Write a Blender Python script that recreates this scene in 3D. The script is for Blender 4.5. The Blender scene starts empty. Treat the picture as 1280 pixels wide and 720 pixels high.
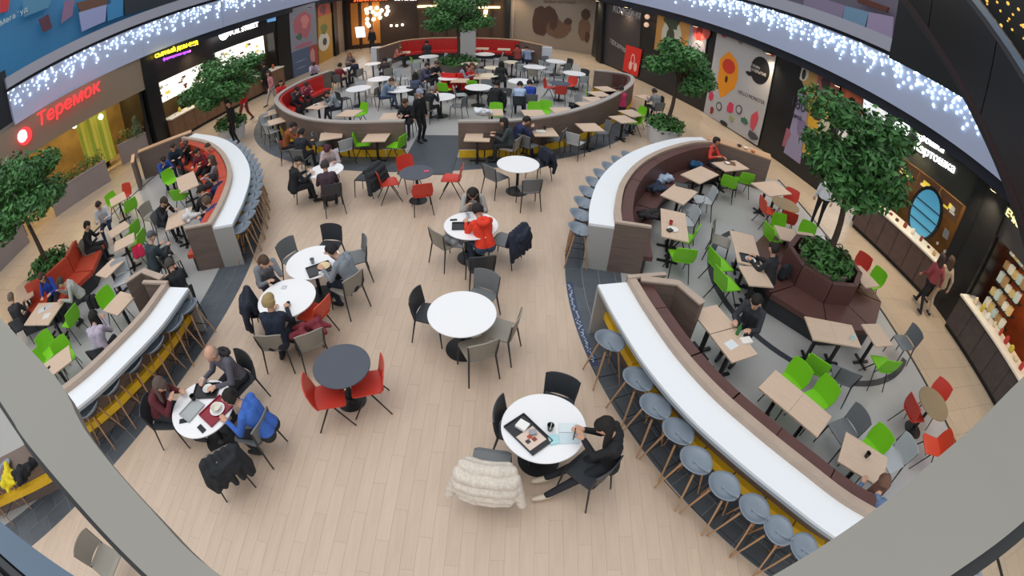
import bpy, bmesh, math, random
import numpy as np
from mathutils import Vector, Matrix, noise
random.seed(7)
PI = math.pi
sc = bpy.context.scene
COL = sc.collection
# ------------------------------------------------------------------ camera
FPX, CXP, CYP, CZ = 605.536, 632.281, 385.574, 5.3632      # equisolid fisheye
PITCH, ROLL = 0.715154, 0.0445723
_b = Vector((0, -math.cos(PITCH), math.sin(PITCH))); _r = Vector((1, 0, 0)); _u = Vector((0, math.sin(PITCH), math.cos(PITCH)))
_cs, _sn = math.cos(ROLL), math.sin(ROLL)
RX, RY, RZ = _cs*_r + _sn*_u, -_sn*_r + _cs*_u, _b
cd = bpy.data.cameras.new('camera'); cam = bpy.data.objects.new('camera', cd); COL.objects.link(cam)
cd.type = 'PANO'
try:
    cd.panorama_type = 'FISHEYE_EQUISOLID'; cc = cd
except Exception:
    cd.cycles.panorama_type = 'FISHEYE_EQUISOLID'; cc = cd.cycles
cc.fisheye_lens = FPX/1280*36; cc.fisheye_fov = PI*1.2
cd.sensor_width = 36; cd.sensor_fit = 'HORIZONTAL'
cd.shift_x = (640-CXP)/1280; cd.shift_y = (CYP-360)/720
cd.clip_start = 0.02
cam.matrix_world = Matrix(((RX.x, RY.x, RZ.x, 0), (RX.y, RY.y, RZ.y, 0), (RX.z, RY.z, RZ.z, CZ), (0, 0, 0, 1)))
sc.camera = cam
# ------------------------------------------------------------------ light
w = bpy.data.worlds.new('world'); sc.world = w; w.use_nodes = True
bg = w.node_tree.nodes['Background']; bg.inputs[0].default_value = (0.92, 0.96, 1.0, 1); bg.inputs[1].default_value = 1.0
sun = bpy.data.lights.new('skylight', 'SUN'); sun.energy = 0.9; sun.angle = math.radians(50); sun.color = (1, 0.98, 0.95)
so = bpy.data.objects.new('skylight', sun); COL.objects.link(so); so.rotation_euler = (math.radians(8), math.radians(-10), 0)
vs = sc.view_settings
vs.view_transform = 'Standard'; vs.look = 'None'; vs.gamma = 1; vs.use_curve_mapping = False; vs.exposure = 0.0
# ------------------------------------------------------------------ helpers
def ray(u, v):
    x, y = u-CXP, -(v-CYP); r = math.hypot(x, y)+1e-9; th = 2*math.asin(r/2/FPX); s = math.sin(th)
    return RX*(s*x/r) + RY*(s*y/r) - RZ*math.cos(th)
def at(u, v, z=0.0):                       # pixel -> world point on the level z
    d = ray(u, v); k = (z-CZ)/d.z
    return Vector((d.x*k, d.y*k, z))
def onwall(px, p0, p1, off=0.0):           # pixel -> (s along, z) on the vertical plane p0-p1, moved inward by off
    p0 = Vector(p0); p1 = Vector(p1); t = (p1-p0).normalized(); n = wn(p0, p1)
    q = p0+n*off; d = ray(*px); k = (q.x*n.x+q.y*n.y)/(d.x*n.x+d.y*n.y)
    P = Vector((d.x*k, d.y*k)); return (P-p0).dot(t), CZ+d.z*k
def wn(p0, p1):                            # inward normal (towards the atrium middle)
    p0 = Vector(p0[:2]); p1 = Vector(p1[:2]); t = (p1-p0).normalized(); n = Vector((-t.y, t.x))
    return n if (Vector((-2, 10))-p0).dot(n) > 0 else -n
def lin(h):
    if isinstance(h, str):
        h = [int(h[i:i+2], 16)/255 for i in (0, 2, 4)]
    return tuple((c/12.92 if c <= .04045 else ((c+.055)/1.055)**2.4) for c in h)
MATS = {}
def mat(name, col=None, rough=.55, metal=0, emit=0, var=0, scale=8, bump=0, rnd=0, isl=0, spec=.5, alpha=1, stretch=None, coat=0):
    if name in MATS: return MATS[name]
    m = bpy.data.materials.new(name); m.use_nodes = True; nt = m.node_tree; b = nt.nodes['Principled BSDF']
    c = lin(col); b.inputs['Base Color'].default_value = (*c, 1); b.inputs['Roughness'].default_value = rough
    b.inputs['Metallic'].default_value = metal; b.inputs['Specular IOR Level'].default_value = spec
    if coat: b.inputs['Coat Weight'].default_value = coat
    if alpha < 1: b.inputs['Alpha'].default_value = alpha
    if emit:
        b.inputs['Emission Color'].default_value = (*c, 1); b.inputs['Emission Strength'].default_value = emit
    if var or bump or rnd or isl:
        tc = nt.nodes.new('ShaderNodeTexCoord'); mp = nt.nodes.new('ShaderNodeMapping'); nz = nt.nodes.new('ShaderNodeTexNoise')
        nt.links.new(tc.outputs['Object'], mp.inputs[0]); nt.links.new(mp.outputs[0], nz.inputs['Vector'])
        if stretch: mp.inputs['Scale'].default_value = stretch
        nz.inputs['Scale'].default_value = scale; nz.inputs['Detail'].default_value = 4
        hsv = nt.nodes.new('ShaderNodeHueSaturation'); hsv.inputs['Color'].default_value = (*c, 1)
        mr = nt.nodes.new('ShaderNodeMapRange'); mr.inputs[1].default_value = .3; mr.inputs[2].default_value = .7
        mr.inputs[3].default_value = 1-var; mr.inputs[4].default_value = 1+var
        nt.links.new(nz.outputs[0], mr.inputs[0]); val = mr.outputs[0]
        if rnd or isl:
            src = nt.nodes.new('ShaderNodeObjectInfo').outputs['Random'] if rnd else nt.nodes.new('ShaderNodeNewGeometry').outputs['Random Per Island']
            m2 = nt.nodes.new('ShaderNodeMapRange'); q = rnd or isl; m2.inputs[3].default_value = 1-q; m2.inputs[4].default_value = 1+q
            nt.links.new(src, m2.inputs[0]); mu = nt.nodes.new('ShaderNodeMath'); mu.operation = 'MULTIPLY'
            nt.links.new(val, mu.inputs[0]); nt.links.new(m2.outputs[0], mu.inputs[1]); val = mu.outputs[0]
        nt.links.new(val, hsv.inputs['Value']); nt.links.new(hsv.outputs[0], b.inputs['Base Color'])
        if bump:
            bp = nt.nodes.new('ShaderNodeBump'); bp.inputs['Strength'].default_value = bump; bp.inputs['Distance'].default_value = .01
            nt.links.new(nz.outputs[0], bp.inputs['Height']); nt.links.new(bp.outputs[0], b.inputs['Normal'])
    MATS[name] = m; return m
def M(h, rough=.55, **k):                  # plain colour material by hex
    return mat('paint_%s_%d' % (h, int(rough*100)), h, rough, **k)
def cloth(h): return mat('cloth_'+h, h, .85, var=.12, scale=30, bump=.3)

class MB:
    def __init__(s): s.v = []; s.f = []; s.m = []; s.cur = 0
    def add(s, vs, fs):
        o = len(s.v); s.v += [tuple(p) for p in vs]; s.f += [tuple(i+o for i in f) for f in fs]; s.m += [s.cur]*len(fs); return s
    def box(s, c, d, rz=0, tf=None):
        x, y, z = d[0]/2, d[1]/2, d[2]/2; cs, sn = math.cos(rz), math.sin(rz)
        P = [(-x,-y,-z),(x,-y,-z),(x,y,-z),(-x,y,-z),(-x,-y,z),(x,-y,z),(x,y,z),(-x,y,z)]
        P = [(c[0]+p[0]*cs-p[1]*sn, c[1]+p[0]*sn+p[1]*cs, c[2]+p[2]) for p in P]
        if tf: P = [tf(Vector(p)) for p in P]
        return s.add(P, [(3,2,1,0),(4,5,6,7),(0,1,5,4),(1,2,6,5),(2,3,7,6),(3,0,4,7)])
    def prism(s, pts, z0, z1):
        n = len(pts)
        a = sum(pts[i][0]*pts[(i+1)%n][1]-pts[(i+1)%n][0]*pts[i][1] for i in range(n))
        if a < 0: pts = pts[::-1]
        V = [(p[0], p[1], z0) for p in pts]+[(p[0], p[1], z1) for p in pts]
        return s.add(V, [tuple(range(n))[::-1], tuple(range(n, 2*n))]+[(i, (i+1)%n, n+(i+1)%n, n+i) for i in range(n)])
    def hexa(s, P):                        # 8 points: bottom ring, top ring
        return s.add(P, [(3,2,1,0),(4,5,6,7),(0,1,5,4),(1,2,6,5),(2,3,7,6),(3,0,4,7)])
    def lathe(s, prof, n=32, c=(0,0,0)):
        V = []; F = []
        for r, z in prof:
            for i in range(n):
                a = 2*PI*i/n; V.append((c[0]+r*math.cos(a), c[1]+r*math.sin(a), c[2]+z))
        for j in range(len(prof)-1):
            for i in range(n):
                F.append((j*n+i, j*n+(i+1)%n, (j+1)*n+(i+1)%n, (j+1)*n+i))
        F.append(tuple(range(n))[::-1]); k = (len(prof)-1)*n; F.append(tuple(range(k, k+n)))
        return s.add(V, F)
    def tube(s, pts, rs, n=8):
        pts = [Vector(p) for p in pts]
        if not hasattr(rs, '__len__'): rs = [rs]*len(pts)
        V = []; F = []
        for j, p in enumerate(pts):
            t = (pts[min(j+1, len(pts)-1)]-pts[max(j-1, 0)]).normalized()
            up = Vector((0,0,1)) if abs(t.z) < .9 else Vector((1,0,0))
            a = t.cross(up).normalized(); b = t.cross(a)
            for i in range(n):
                q = 2*PI*i/n; V.append(p+(a*math.cos(q)+b*math.sin(q))*rs[j])
        for j in range(len(pts)-1):
            for i in range(n):
                F.append((j*n+i, (j+1)*n+i, (j+1)*n+(i+1)%n, j*n+(i+1)%n))
        F.append(tuple(range(n))); k = (len(pts)-1)*n; F.append(tuple(range(k, k+n))[::-1])
        return s.add(V, F)
    def ball(s, c, r, n=10, m=6):
        r = r if hasattr(r, '__len__') else (r, r, r)
        V = [(c[0], c[1], c[2]-r[2])]; F = []
        for j in range(1, m):
            a = -PI/2+PI*j/m
            for i in range(n):
                q = 2*PI*i/n; V.append((c[0]+r[0]*math.cos(a)*math.cos(q), c[1]+r[1]*math.cos(a)*math.sin(q), c[2]+r[2]*math.sin(a)))
        V.append((c[0], c[1], c[2]+r[2])); T = len(V)-1
        for i in range(n):
            F.append((0, 1+(i+1)%n, 1+i)); F.append((T, T-n+i, T-n+(i+1)%n))
            for j in range(m-2): F.append((1+j*n+i, 1+j*n+(i+1)%n, 1+(j+1)*n+(i+1)%n, 1+(j+1)*n+i))
        return s.add(V, F)
    def grid(s, fn, nu, nv, th=0):         # surface fn(u,v)->Vector, given thickness along normal
        P = [[Vector(fn(i/nu, j/nv)) for j in range(nv+1)] for i in range(nu+1)]
        def N(i, j):
            a = P[min(i+1, nu)][j]-P[max(i-1, 0)][j]; b = P[i][min(j+1, nv)]-P[i][max(j-1, 0)]; return a.cross(b).normalized()
        V = [P[i][j] for i in range(nu+1) for j in range(nv+1)]; W = nv+1; F = []
        if th: V += [P[i][j]-N(i, j)*th for i in range(nu+1) for j in range(nv+1)]
        K = (nu+1)*W
        for i in range(nu):
            for j in range(nv):
                q = (i*W+j, (i+1)*W+j, (i+1)*W+j+1, i*W+j+1); F.append(q)
                if th: F.append(tuple(K+k for k in q[::-1]))
        if th:
            for i in range(nu):
                F.append((i*W, K+i*W, K+(i+1)*W, (i+1)*W)); F.append((i*W+nv, (i+1)*W+nv, K+(i+1)*W+nv, K+i*W+nv))
            for j in range(nv):
                F.append((j, j+1, K+j+1, K+j)); o = nu*W; F.append((o+j, K+o+j, K+o+j+1, o+j+1))
        return s.add(V, F)
    def mesh(s, name, mats, smooth=False):
        me = bpy.data.meshes.new(name); me.from_pydata(s.v, [], s.f)
        for m in (mats if isinstance(mats, (list, tuple)) else [mats]): me.materials.append(m)
        if any(s.m): me.polygons.foreach_set('material_index', s.m)
        if smooth: me.polygons.foreach_set('use_smooth', [True]*len(s.f))
        me.update(); return me
    def obj(s, name, mats, parent=None, smooth=False, **k):
        return link(name, s.mesh(name, mats, smooth), parent, **k)
def link(name, me, parent=None, loc=None, rz=0, label=None, cat=None, group=None, kind=None):
    o = bpy.data.objects.new(name, me); COL.objects.link(o)
    if parent: o.parent = parent; KIDS.setdefault(parent.name, []).append(o.name)
    if loc is not None: o.location = loc
    if rz: o.rotation_euler = (0, 0, rz)
    tag(o, label, cat, group, kind); return o
def tag(o, label=None, cat=None, group=None, kind=None):
    if label: o['label'] = label
    if cat: o['category'] = cat
    if group: o['group'] = group
    if kind: o['kind'] = kind
    return o
def thing(name, label, cat, loc=(0,0,0), rz=0, group=None):
    return link(name, None, None, loc, rz, label, cat, group)
def copytree(o, parent=None):
    c = o.copy(); COL.objects.link(c)
    if parent: c.parent = parent
    for ch in KIDS.get(o.name, []):
        copytree(bpy.data.objects[ch], c)
    return c
KIDS = {}
def setmat(o, m, slot=0):
    if len(o.material_slots) > slot:
        o.material_slots[slot].link = 'OBJECT'; o.material_slots[slot].material = m
def catmull(pts, n=6):
    P = [Vector(p) for p in pts]; P = [2*P[0]-P[1]]+P+[2*P[-1]-P[-2]]; out = []
    for i in range(1, len(P)-2):
        for k in range(n):
            t = k/n; a, b, c, d = P[i-1:i+3]
            out.append(.5*((2*b)+(c-a)*t+(2*a-5*b+4*c-d)*t*t+(3*b-a-3*c+d)*t**3))
    out.append(P[-2]); return out
def offs(path, d):
    out = []
    for i, p in enumerate(path):
        t = (path[min(i+1, len(path)-1)]-path[max(i-1, 0)]).normalized(); out.append(p+Vector((-t.y, t.x))*d)
    return out
def strip(mb, path, a, b, z0, z1):         # solid ribbon between offsets a and b of a 2-D path
    A = offs(path, a); B = offs(path, b); n = len(path)
    V = [(p.x, p.y, z0) for p in A]+[(p.x, p.y, z0) for p in B]+[(p.x, p.y, z1) for p in A]+[(p.x, p.y, z1) for p in B]; F = []
    for i in range(n-1):
        F += [(i, n+i, n+i+1, i+1), (2*n+i, 2*n+i+1, 3*n+i+1, 3*n+i), (i, i+1, 2*n+i+1, 2*n+i), (n+i, 3*n+i, 3*n+i+1, n+i+1)]
    F += [(0, 2*n, 3*n, n), (n-1, 2*n-1, 4*n-1, 3*n-1)]
    if b < a: F = [f[::-1] for f in F]
    return mb.add(V, F)
def arc(c, r, a0, a1, n):
    return [Vector((c[0]+r*math.cos(math.radians(a0+(a1-a0)*i/n)), c[1]+r*math.sin(math.radians(a0+(a1-a0)*i/n)))) for i in range(n+1)]
ORD = ['first','second','third','fourth','fifth','sixth','seventh','eighth','ninth','tenth','eleventh','twelfth','thirteenth','fourteenth','fifteenth','sixteenth']
# ------------------------------------------------------------------ materials
WOODT = mat('pale_wood_laminate', 'cdb39c', .5, var=.05, scale=3, stretch=(1, 12, 1))
DWOOD = mat('grey_brown_wood_panel', '6e5d54', .6, var=.16, scale=3, stretch=(.6, .6, 9))
WHITE = mat('white_counter', 'e9ecef', .35)
LGREY = mat('light_grey_trim', 'b3aeab', .5)
TRIMW = mat('beige_wood_edge', 'b09c8c', .5, var=.06, scale=4)
YEL = mat('yellow_plinth', 'f0be28', .5, var=.08, scale=6)
BLK = mat('black_metal', '17181a', .45)
DGREY = mat('dark_metal', '2c2d30', .5)
BROWN = mat('brown_leather', '5a3a35', .5, var=.08, scale=6)
ORNG = mat('orange_leather', 'b9452c', .5, var=.08, scale=6)
REDL = mat('red_leather', 'b8231f', .5, var=.08, scale=6)
# ------------------------------------------------------------------ floors
STONE = mat('polished_beige_stone', 'b8a48c', .28, var=.05, scale=.6, spec=.5)
PLK = mat('oak_plank', 'c6af9a', .42, var=.05, scale=2.2, stretch=(9, .8, 1), rnd=.035, bump=.05)
PLKI = mat('oak_plank_far', 'c6af9a', .42, var=.05, scale=2.2, stretch=(9, .8, 1), isl=.035)
DTILE = mat('dark_slate_tile', '50565d', .45, var=.1, scale=5, rnd=.12)
DTILEI = mat('dark_slate_tile_far', '50565d', .45, var=.1, scale=5, isl=.12)
GROUT = M('858a8e', .8)
LINO = mat('pale_grey_floor', 'a9a8a6', .3, var=.04, scale=.8)
fl = thing('floor', 'pale mall floor with oak planks, slate bands and polished stone walkways', None); fl['kind'] = 'structure'
MB().box((-2, 14, -.06), (60, 60, .1)).obj('floor_base', STONE, fl)
# stone walkway slabs: joined, thin joints
mb = MB()
def in_woods(x, y): return -9.9 < x < 5.3 and -2.2 < y < 16.2
for i in range(-31, 27):
    for j in range(-6, 60):
        x, y = i*.6+.3, j*.6+.3
        if abs(x+2) > 17 or in_woods(x, y): continue
        mb.box((x, y, -.005), (.594, .594, .01))
o = mb.obj('stone_slab', mat('stone_slab', 'b8a48c', .25, var=.05, scale=.7, isl=.025), fl); o['kind'] = 'stuff'
# oak planks
MB().box((-2.3, 7, -.004), (15.4, 19, .014)).obj('underlay', M('a8927e', .7), fl)
PW, PL = .168, 1.22
pm = MB().box((0, 0, 0), (PW-.002, PL-.002, .012)).mesh('plank', PLK)
spots = []
ca, sa = math.cos(math.radians(-.8)), math.sin(math.radians(-.8))
for i in range(-66, 34):
    sh = (i*37 % 11)/11*PL
    for j in range(-2, 14):
        x0, y0 = i*PW, j*PL+sh
        x, y = x0*ca-y0*sa, x0*sa+y0*ca
        if math.hypot(x-8.48, y-6.7) < 6.9 or math.hypot(x+13.69, y-5.53) < 7.4 or math.hypot(x+2.87, y-19.2) < 7.0: continue
        spots.append((x, y))
def seen(x, y): return -1.3+.0*y < 99 and (1.35 + .1*abs(x)) < y and -5.7 < x < 3.2
near = sorted([s for s in spots if seen(*s)], key=lambda s: math.hypot(s[0]+.3, s[1]))[:300]; ns = set(near)
for x, y in near:
    link('plank', pm, fl, (x, y, 0), math.radians(-.8))
mb = MB()
for x, y in spots:
    if (x, y) not in ns: mb.box((x, y, 0), (PW-.002, PL-.002, .012), math.radians(-.8))
o = mb.obj('planks_beyond', PLKI, fl); o['kind'] = 'stuff'
# slate bands
def slate(c, r1, rows, a0, a1, label, n_obj):
    rt = thing('floor', label, None); rt['kind'] = 'structure'
    MB().prism(arc(c, r1, a0, a1, 60)+arc(c, r1-rows*.32, a1, a0, 60), 0, .009).obj('floor_base', GROUT, rt)
    mb = MB(); cells = []
    for k in range(rows):
        ro = r1-k*.32-.006; ri = ro-.308; da = math.degrees(.6/r1); a = a0+(k % 2)*da/2
        me = None
        while a+da <= a1:
            cells.append((k, ro, ri, a, da)); a += da
    cells.sort(key=lambda q: math.hypot(c[0]+q[1]*math.cos(math.radians(q[3])), c[1]+q[1]*math.sin(math.radians(q[3]))))
    cache = {}
    for i, (k, ro, ri, a, da) in enumerate(cells):
        g = math.degrees(.006/ro)
        if i < n_obj:
            if k not in cache:
                cache[k] = MB().prism(arc((0, 0), ro, g, da-g, 3)+arc((0, 0), ri, da-g, g, 3), 0, .014).mesh('slate_tile', DTILE)
            link('slate_tile', cache[k], rt, (c[0], c[1], 0), math.radians(a))
        else: mb.prism(arc(c, ro, a+g, a+da-g, 3)+arc(c, ri, a+da-g, a+g, 3), 0, .014)
    if mb.v:
        o = mb.obj('slate_tiles_beyond', DTILEI, rt); o['kind'] = 'stuff'
    return rt
slate((9.0, 6.96), 7.93, 6, 103, 262, 'dark slate tile band under the stools of the right bars', 190)
slate((-13.69, 5.53), 8.52, 6, -72, 66, 'dark slate tile band under the stools of the left bars', 130)
slate((-2.87, 19.2), 7.75, 4, 180, 358, 'dark slate tile band around the central seating oval', 90)
mb = MB().box((-2.27, 12.75, .02), (1.45, 2.9, .03)); mb.obj('floor', mat('slate_ramp', '484e56', .4, var=.08, scale=3), None, kind='structure', label='dark slate ramp between the two central curved walls')
# pale floors of the seating zones
def zone(pts, z, label):
    MB().prism(pts, 0, z).obj('floor', LINO, None, kind='structure', label=label)
zr = [p for p in arc((8.48, 6.7), 6.35, 90, 270, 60)]+[Vector((8.7, .35)), Vector((8.7, 13.05))]
zone(zr, .022, 'pale grey floor of the right seating zone')
zl = [p for p in arc((-13.69, 5.53), 7.75, -75, 72, 50)]+[Vector((-13.2, 12.6)), Vector((-12.4, 9)), Vector((-12.9, 5)), Vector((-13.5, -2))]
zone(zl, .022, 'pale grey floor of the left seating zone')
# printed script strip along the edge of the right slate band
g_ = thing('floor_print', 'navy printed strip with pale script along the slate edge by the right bars', 'floor sign'); mb = MB(); strip(mb, arc((9.0, 6.96), 7.86, 180, 195, 14), -.06, .06, .013, .016); mb.obj('strip', M('3a4560', .5), g_)
mb = MB(); rr = random.Random(2)
for k in range(60):
    a = math.radians(180.5+14*k/60); q = 7.86+rr.uniform(-.03, .03); mb.box((9.0+q*math.cos(a), 6.96+q*math.sin(a), .0175), (rr.uniform(.02, .05), rr.uniform(.01, .02), .002), rr.uniform(0, 3))
o = mb.obj('script_marks', M('b9c2d4', .5), g_); o['kind'] = 'stuff'
CWL = catmull([(-8.2, 20.2), (-8.9, 18.6), (-9.0, 16.5), (-7.95, 14.74), (-6.37, 13.27), (-4.75, 12.6), (-3.0, 12.5)], 6)
CWR = catmull([(-1.5, 12.45), (-.06, 12.65), (1.31, 13.5), (2.75, 15.2), (3.97, 17.3), (4.75, 19.2), (4.75, 20.5), (3.3, 20.6)], 6)
zone([p for p in CWL]+[p for p in CWR]+[Vector((3.4, 27)), Vector((-2.5, 29)), Vector((-8, 27))], .024, 'pale grey floor of the central seating oval')
# dark inlaid ring round the brown booth, and the threshold line of the right zone
ring = MB(); strip(ring, arc((6.75, 7.1), 2.62, 120, 310, 40), -.07, .07, .02, .03)
ring.obj('trim_1', M('33363c', .4), None, kind='structure', label='dark ring inlaid in the floor round the brown booth')
MB().box((8.72, 6.4, .015), (.06, 13.5, .04)).obj('trim_2', M('2e2a28', .4), None, kind='structure', label='thin dark threshold along the right seating zone')
MB().box((-12.55, 8.3, .015), (.05, 8.4, .04), -.03).obj('trim_3', M('2e2a28', .4), None, kind='structure', label='thin dark threshold along the left seating zone')
# ------------------------------------------------------------------ bars and curved walls
def slats_on(par, path, off, z0, z1, m, pitch=.33, name='plinth_panel', th=.02):
    """yellow plinth: separate panels with open joints"""
    P = offs(path, off); acc = 0; cur = [P[0]]
    for a, b in zip(P, P[1:]):
        cur.append(b); acc += (b-a).length
        if acc >= pitch:
            mb = MB(); q = [cur[0].lerp(cur[-1], .02), cur[-1]]
            strip(mb, [q[0], q[0].lerp(q[1], .97)], 0, th if off > 0 else -th, z0, z1); mb.obj(name, m, par); cur = [b]; acc = 0
def bar(name, path, side, label, end0=True, end1=True, seat=None, seatlab=None, backm=BROWN):
    """path = outer edge of the white counter; side=+1 if the inside of the zone is to the left of the path"""
    s = side
    r = thing(name, label, 'bar counter')
    mb = MB(); strip(mb, path, 0, s*.47, .955, 1.0); mb.obj('counter_top', WHITE, r)
    mb = MB(); strip(mb, path, 0, s*.03, .90, .955); mb.obj('counter_edge', M('9aa0a4', .4), r)
    mb = MB(); strip(mb, path, s*.30, s*.62, .0, .93); mb.obj('body', DWOOD, r)
    slats_on(r, path, s*.2, .31, .45, YEL, .5, th=.1)
    mb = MB(); strip(mb, path, s*.24, s*.30, .26, .31); mb.obj('foot_rail', M('7a5c18', .4), r)
    mb = MB(); strip(mb, path, s*.47, s*.60, .9, 1.1); mb.obj('upstand', TRIMW, r)
    for e, q in ((end0, 0), (end1, -1)):
        if not e: continue
        a = path[q]; b = path[1] if q == 0 else path[-2]; t = (b-a).normalized(); n = Vector((-t.y, t.x))*s*(1 if q == 0 else -1)
        for d0, d1, z1, m in ((-.0, .47, .954, M('a3a19d', .5)), (.47, 1.12, 1.1, DWOOD)):
            p = [a+n*d0-t*.02, a+n*d1-t*.02, a+n*d1+t*.03, a+n*d0+t*.03]
            MB().prism([(k.x, k.y) for k in p], 0, z1).obj('end_panel', m, r)
        p = [a+n*.47-t*.03, a+n*1.14-t*.03, a+n*1.14+t*.05, a+n*.47+t*.05]
        MB().prism([(k.x, k.y) for k in p], 1.08, 1.12).obj('end_cap', TRIMW, r)
    if seat:
        P = path[seat[0]:seat[1]]
        b = thing('bench', seatlab, 'bench')
        L = offs(P, s*.635); k0 = 0; n = max(1, round(len(P)/7)); step = len(P)/n
        for i in range(n):
            q = P[int(i*step):int((i+1)*step)+1]
            if len(q) < 2: continue
            mb = MB(); strip(mb, q, s*.62, s*.84, .42, 1.04); mb.obj('backrest', backm, b)
            mb = MB(); strip(mb, q, s*.82, s*1.30, .36, .46); mb.obj('seat', backm, b)
        mb = MB(); strip(mb, P, s*.66, s*1.18, 0.02, .36); mb.obj('base', DGREY, b)
    return r
R2 = catmull([(1.36, 5.66), (1.52, 4.95), (1.80, 4.06), (2.18, 3.30), (2.66, 2.64), (3.2, 2.01), (3.78, 1.4), (4.6, .78)], 6)
R1 = catmull([(1.42, 7.46), (1.53, 8.2), (1.86, 9.33), (2.5, 10.56), (3.42, 11.7), (4.66, 12.76), (5.6, 13.2)], 6)
L1 = catmull([(-5.5, 7.21), (-5.76, 8.21), (-6.25, 9.44), (-6.93, 10.47), (-7.95, 11.6), (-9.25, 12.62), (-10.9, 13.45)], 6)
L2 = catmull([(-5.36, 5.19), (-5.38, 4.29), (-5.62, 3.46), (-5.98, 2.7), (-6.5, 2.05), (-7.1, 1.5)], 6)
bar('curved_bar', R2, +1, '', True, False, (0, 40), 'brown leather bench behind the nearest right bar', BROWN)['label'] = 'long curved white-topped bar in the right foreground, lined with grey stools'
bar('curved_bar', R1, -1, 'curved white-topped bar beyond the right foreground bar, ending in a wood panel', True, False, (0, 36), 'brown leather bench curving inside the farther right bar', BROWN)
bar('curved_bar', L1, +1, 'curved white-topped bar at the upper left, packed with stools on its outer side', True, False, (0, 36), 'orange leather bench curving inside the upper left bar', ORNG)
bar('curved_bar', L2, -1, 'white-topped bar on the left with a bright yellow plinth', True, False)
# end walls that close the two farther bars
def wallbox(name, a, b, th, z1, m, top, label, cat='partition'):
    r = thing(name, label, cat); a = Vector(a); b = Vector(b)
    mb = MB(); strip(mb, [a, b], -th/2, th/2, 0, z1-.04); mb.obj('panel', m, r)
    mb = MB(); strip(mb, [a, b], -th/2-.01, th/2+.01, z1-.04, z1); mb.obj('cap', top, r)
    return r
OAKC = mat('oak_cap', 'c79f7c', .4)  # pale oak for the caps of partitions and booths
wallbox('low_partition', (5.75, 13.05), (7.6, 12.25), .5, 1.1, DWOOD, OAKC, 'low wood partition closing the farther right bar with an oak shelf top')
wallbox('low_partition', (-11.1, 13.5), (-12.9, 12.3), .3, 1.1, DWOOD, OAKC, 'low wood partition at the outer end of the upper left bar')
wallbox('low_partition', (-13.0, 12.1), (-12.3, 11.3), .12, 1.1, DWOOD, OAKC, 'short wood panel turning the corner of the upper left bar')
# inner wood box between the right bars (brown inside)
def boothend(pts, label):
    r = thing('low_partition', label, 'partition'); q = [Vector(p) for p in pts]
    mb = MB(); strip(mb, q, -.05, .05, 0, 1.1); mb.obj('panel', DWOOD, r)
    mb = MB(); strip(mb, q, -.07, .07, 1.1, 1.13); mb.obj('cap', TRIMW, r)
boothend([(2.02, 5.72), (2.62, 5.66), (2.9, 5.2)], 'beige-capped booth end between the two right bars')
boothend([(-6.05, 5.3), (-6.75, 5.5), (-7.0, 5.15)], 'beige-capped booth end at the top of the left bar')
# central walls
def curved_wall(path, s, label, seg, benchm):
    r = thing('curved_wall', label, 'low wall')
    mb = MB(); strip(mb, path, 0, s*.14, .26, 1.06); mb.obj('body', DWOOD, r)
    mb = MB(); strip(mb, path, -s*.02, s*.16, 1.06, 1.11); mb.obj('cap', M('aaa19a', .45), r)
    slats_on(r, path, -s*.012, .02, .25, YEL, .5)
    for i in range(0, len(path)-6, 6):     # outer wood panels with joints
        mb = MB(); strip(mb, path[i:i+7], -s*.015, 0, .27, 1.05); mb.obj('wood_panel', DWOOD, r)
    if seg:
        P = path[seg[0]:seg[1]]; b = thing('bench', seg[2], 'bench')
        mb = MB(); strip(mb, P, s*.17, s*.27, .44, 1.04); mb.obj('backrest', benchm, b)
        mb = MB(); strip(mb, P, s*.25, s*.7, .34, .46); mb.obj('seat', benchm, b)
        mb = MB(); strip(mb, P, s*.17, s*.62, .024, .34); mb.obj('base', DGREY, b)
curved_wall(CWL, +1, 'low curved wood wall enclosing the left half of the central oval', (2, 34, 'red bench along the left central wall'), REDL)
curved_wall(CWR, +1, 'low curved wood wall enclosing the right half of the central oval', (2, 40, 'brown bench along the right central wall'), BROWN)
# far red booths
def booth_run(path, label, m, seat_w=.5, h=1.05, s=1, wood=True):
    r = thing('booth', label, 'booth')
    for i in range(0, len(path)-1, 3):
        q = path[i:i+4]
        if len(q) < 2: continue
        mb = MB(); strip(mb, q, 0, s*.12, .44, h); mb.obj('backrest', m, r)
        mb = MB(); strip(mb, q, s*.1, s*seat_w, .32, .46); mb.obj('seat', m, r)
    mb = MB(); strip(mb, path, 0, s*(seat_w-.06), .0, .32); mb.obj('base', DGREY, r)
    if wood:
        mb = MB(); strip(mb, path, -s*.12, 0, 0, h+.04); mb.obj('back_panel', DWOOD, r)
        mb = MB(); strip(mb, path, -s*.14, s*.02, h+.04, h+.08); mb.obj('cap', OAKC, r)
    return r
BK = [at(472, 62, 1.1), at(500, 53, 1.1), at(540, 49, 1.1), at(600, 49, 1.1), at(650, 52, 1.1), at(688, 60, 1.1)]
bk = catmull([(p.x, p.y) for p in BK], 4)
wallbox('low_partition', bk[0], bk[4], .14, 1.18, DWOOD, OAKC, 'angled wood wall at the left end of the back red booth'); wallbox('low_partition', bk[16], bk[20], .14, 1.18, DWOOD, OAKC, 'angled wood wall at the right end of the back red booth')
booth_run(bk[4:17], 'long red booth curving across the back of the central oval', REDL, .55, 1.1, -1)
for u0, v0, u1, v1, lb in ((470, 60, 478, 62, 'white end post of the red booth, left side'), (684, 60, 694, 62, 'white end post of the red booth, right side')):
    a = at(u0, v0, 1.15); MB().box((a.x, a.y, .6), (.5, .35, 1.2)).obj('end_post', M('c9cbd0', .4), None, label=lb, cat='post')
p = at(572, 95, .3)
pa = [at(556, 100, .45), at(570, 101, .45), at(588, 100, .45)]
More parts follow.
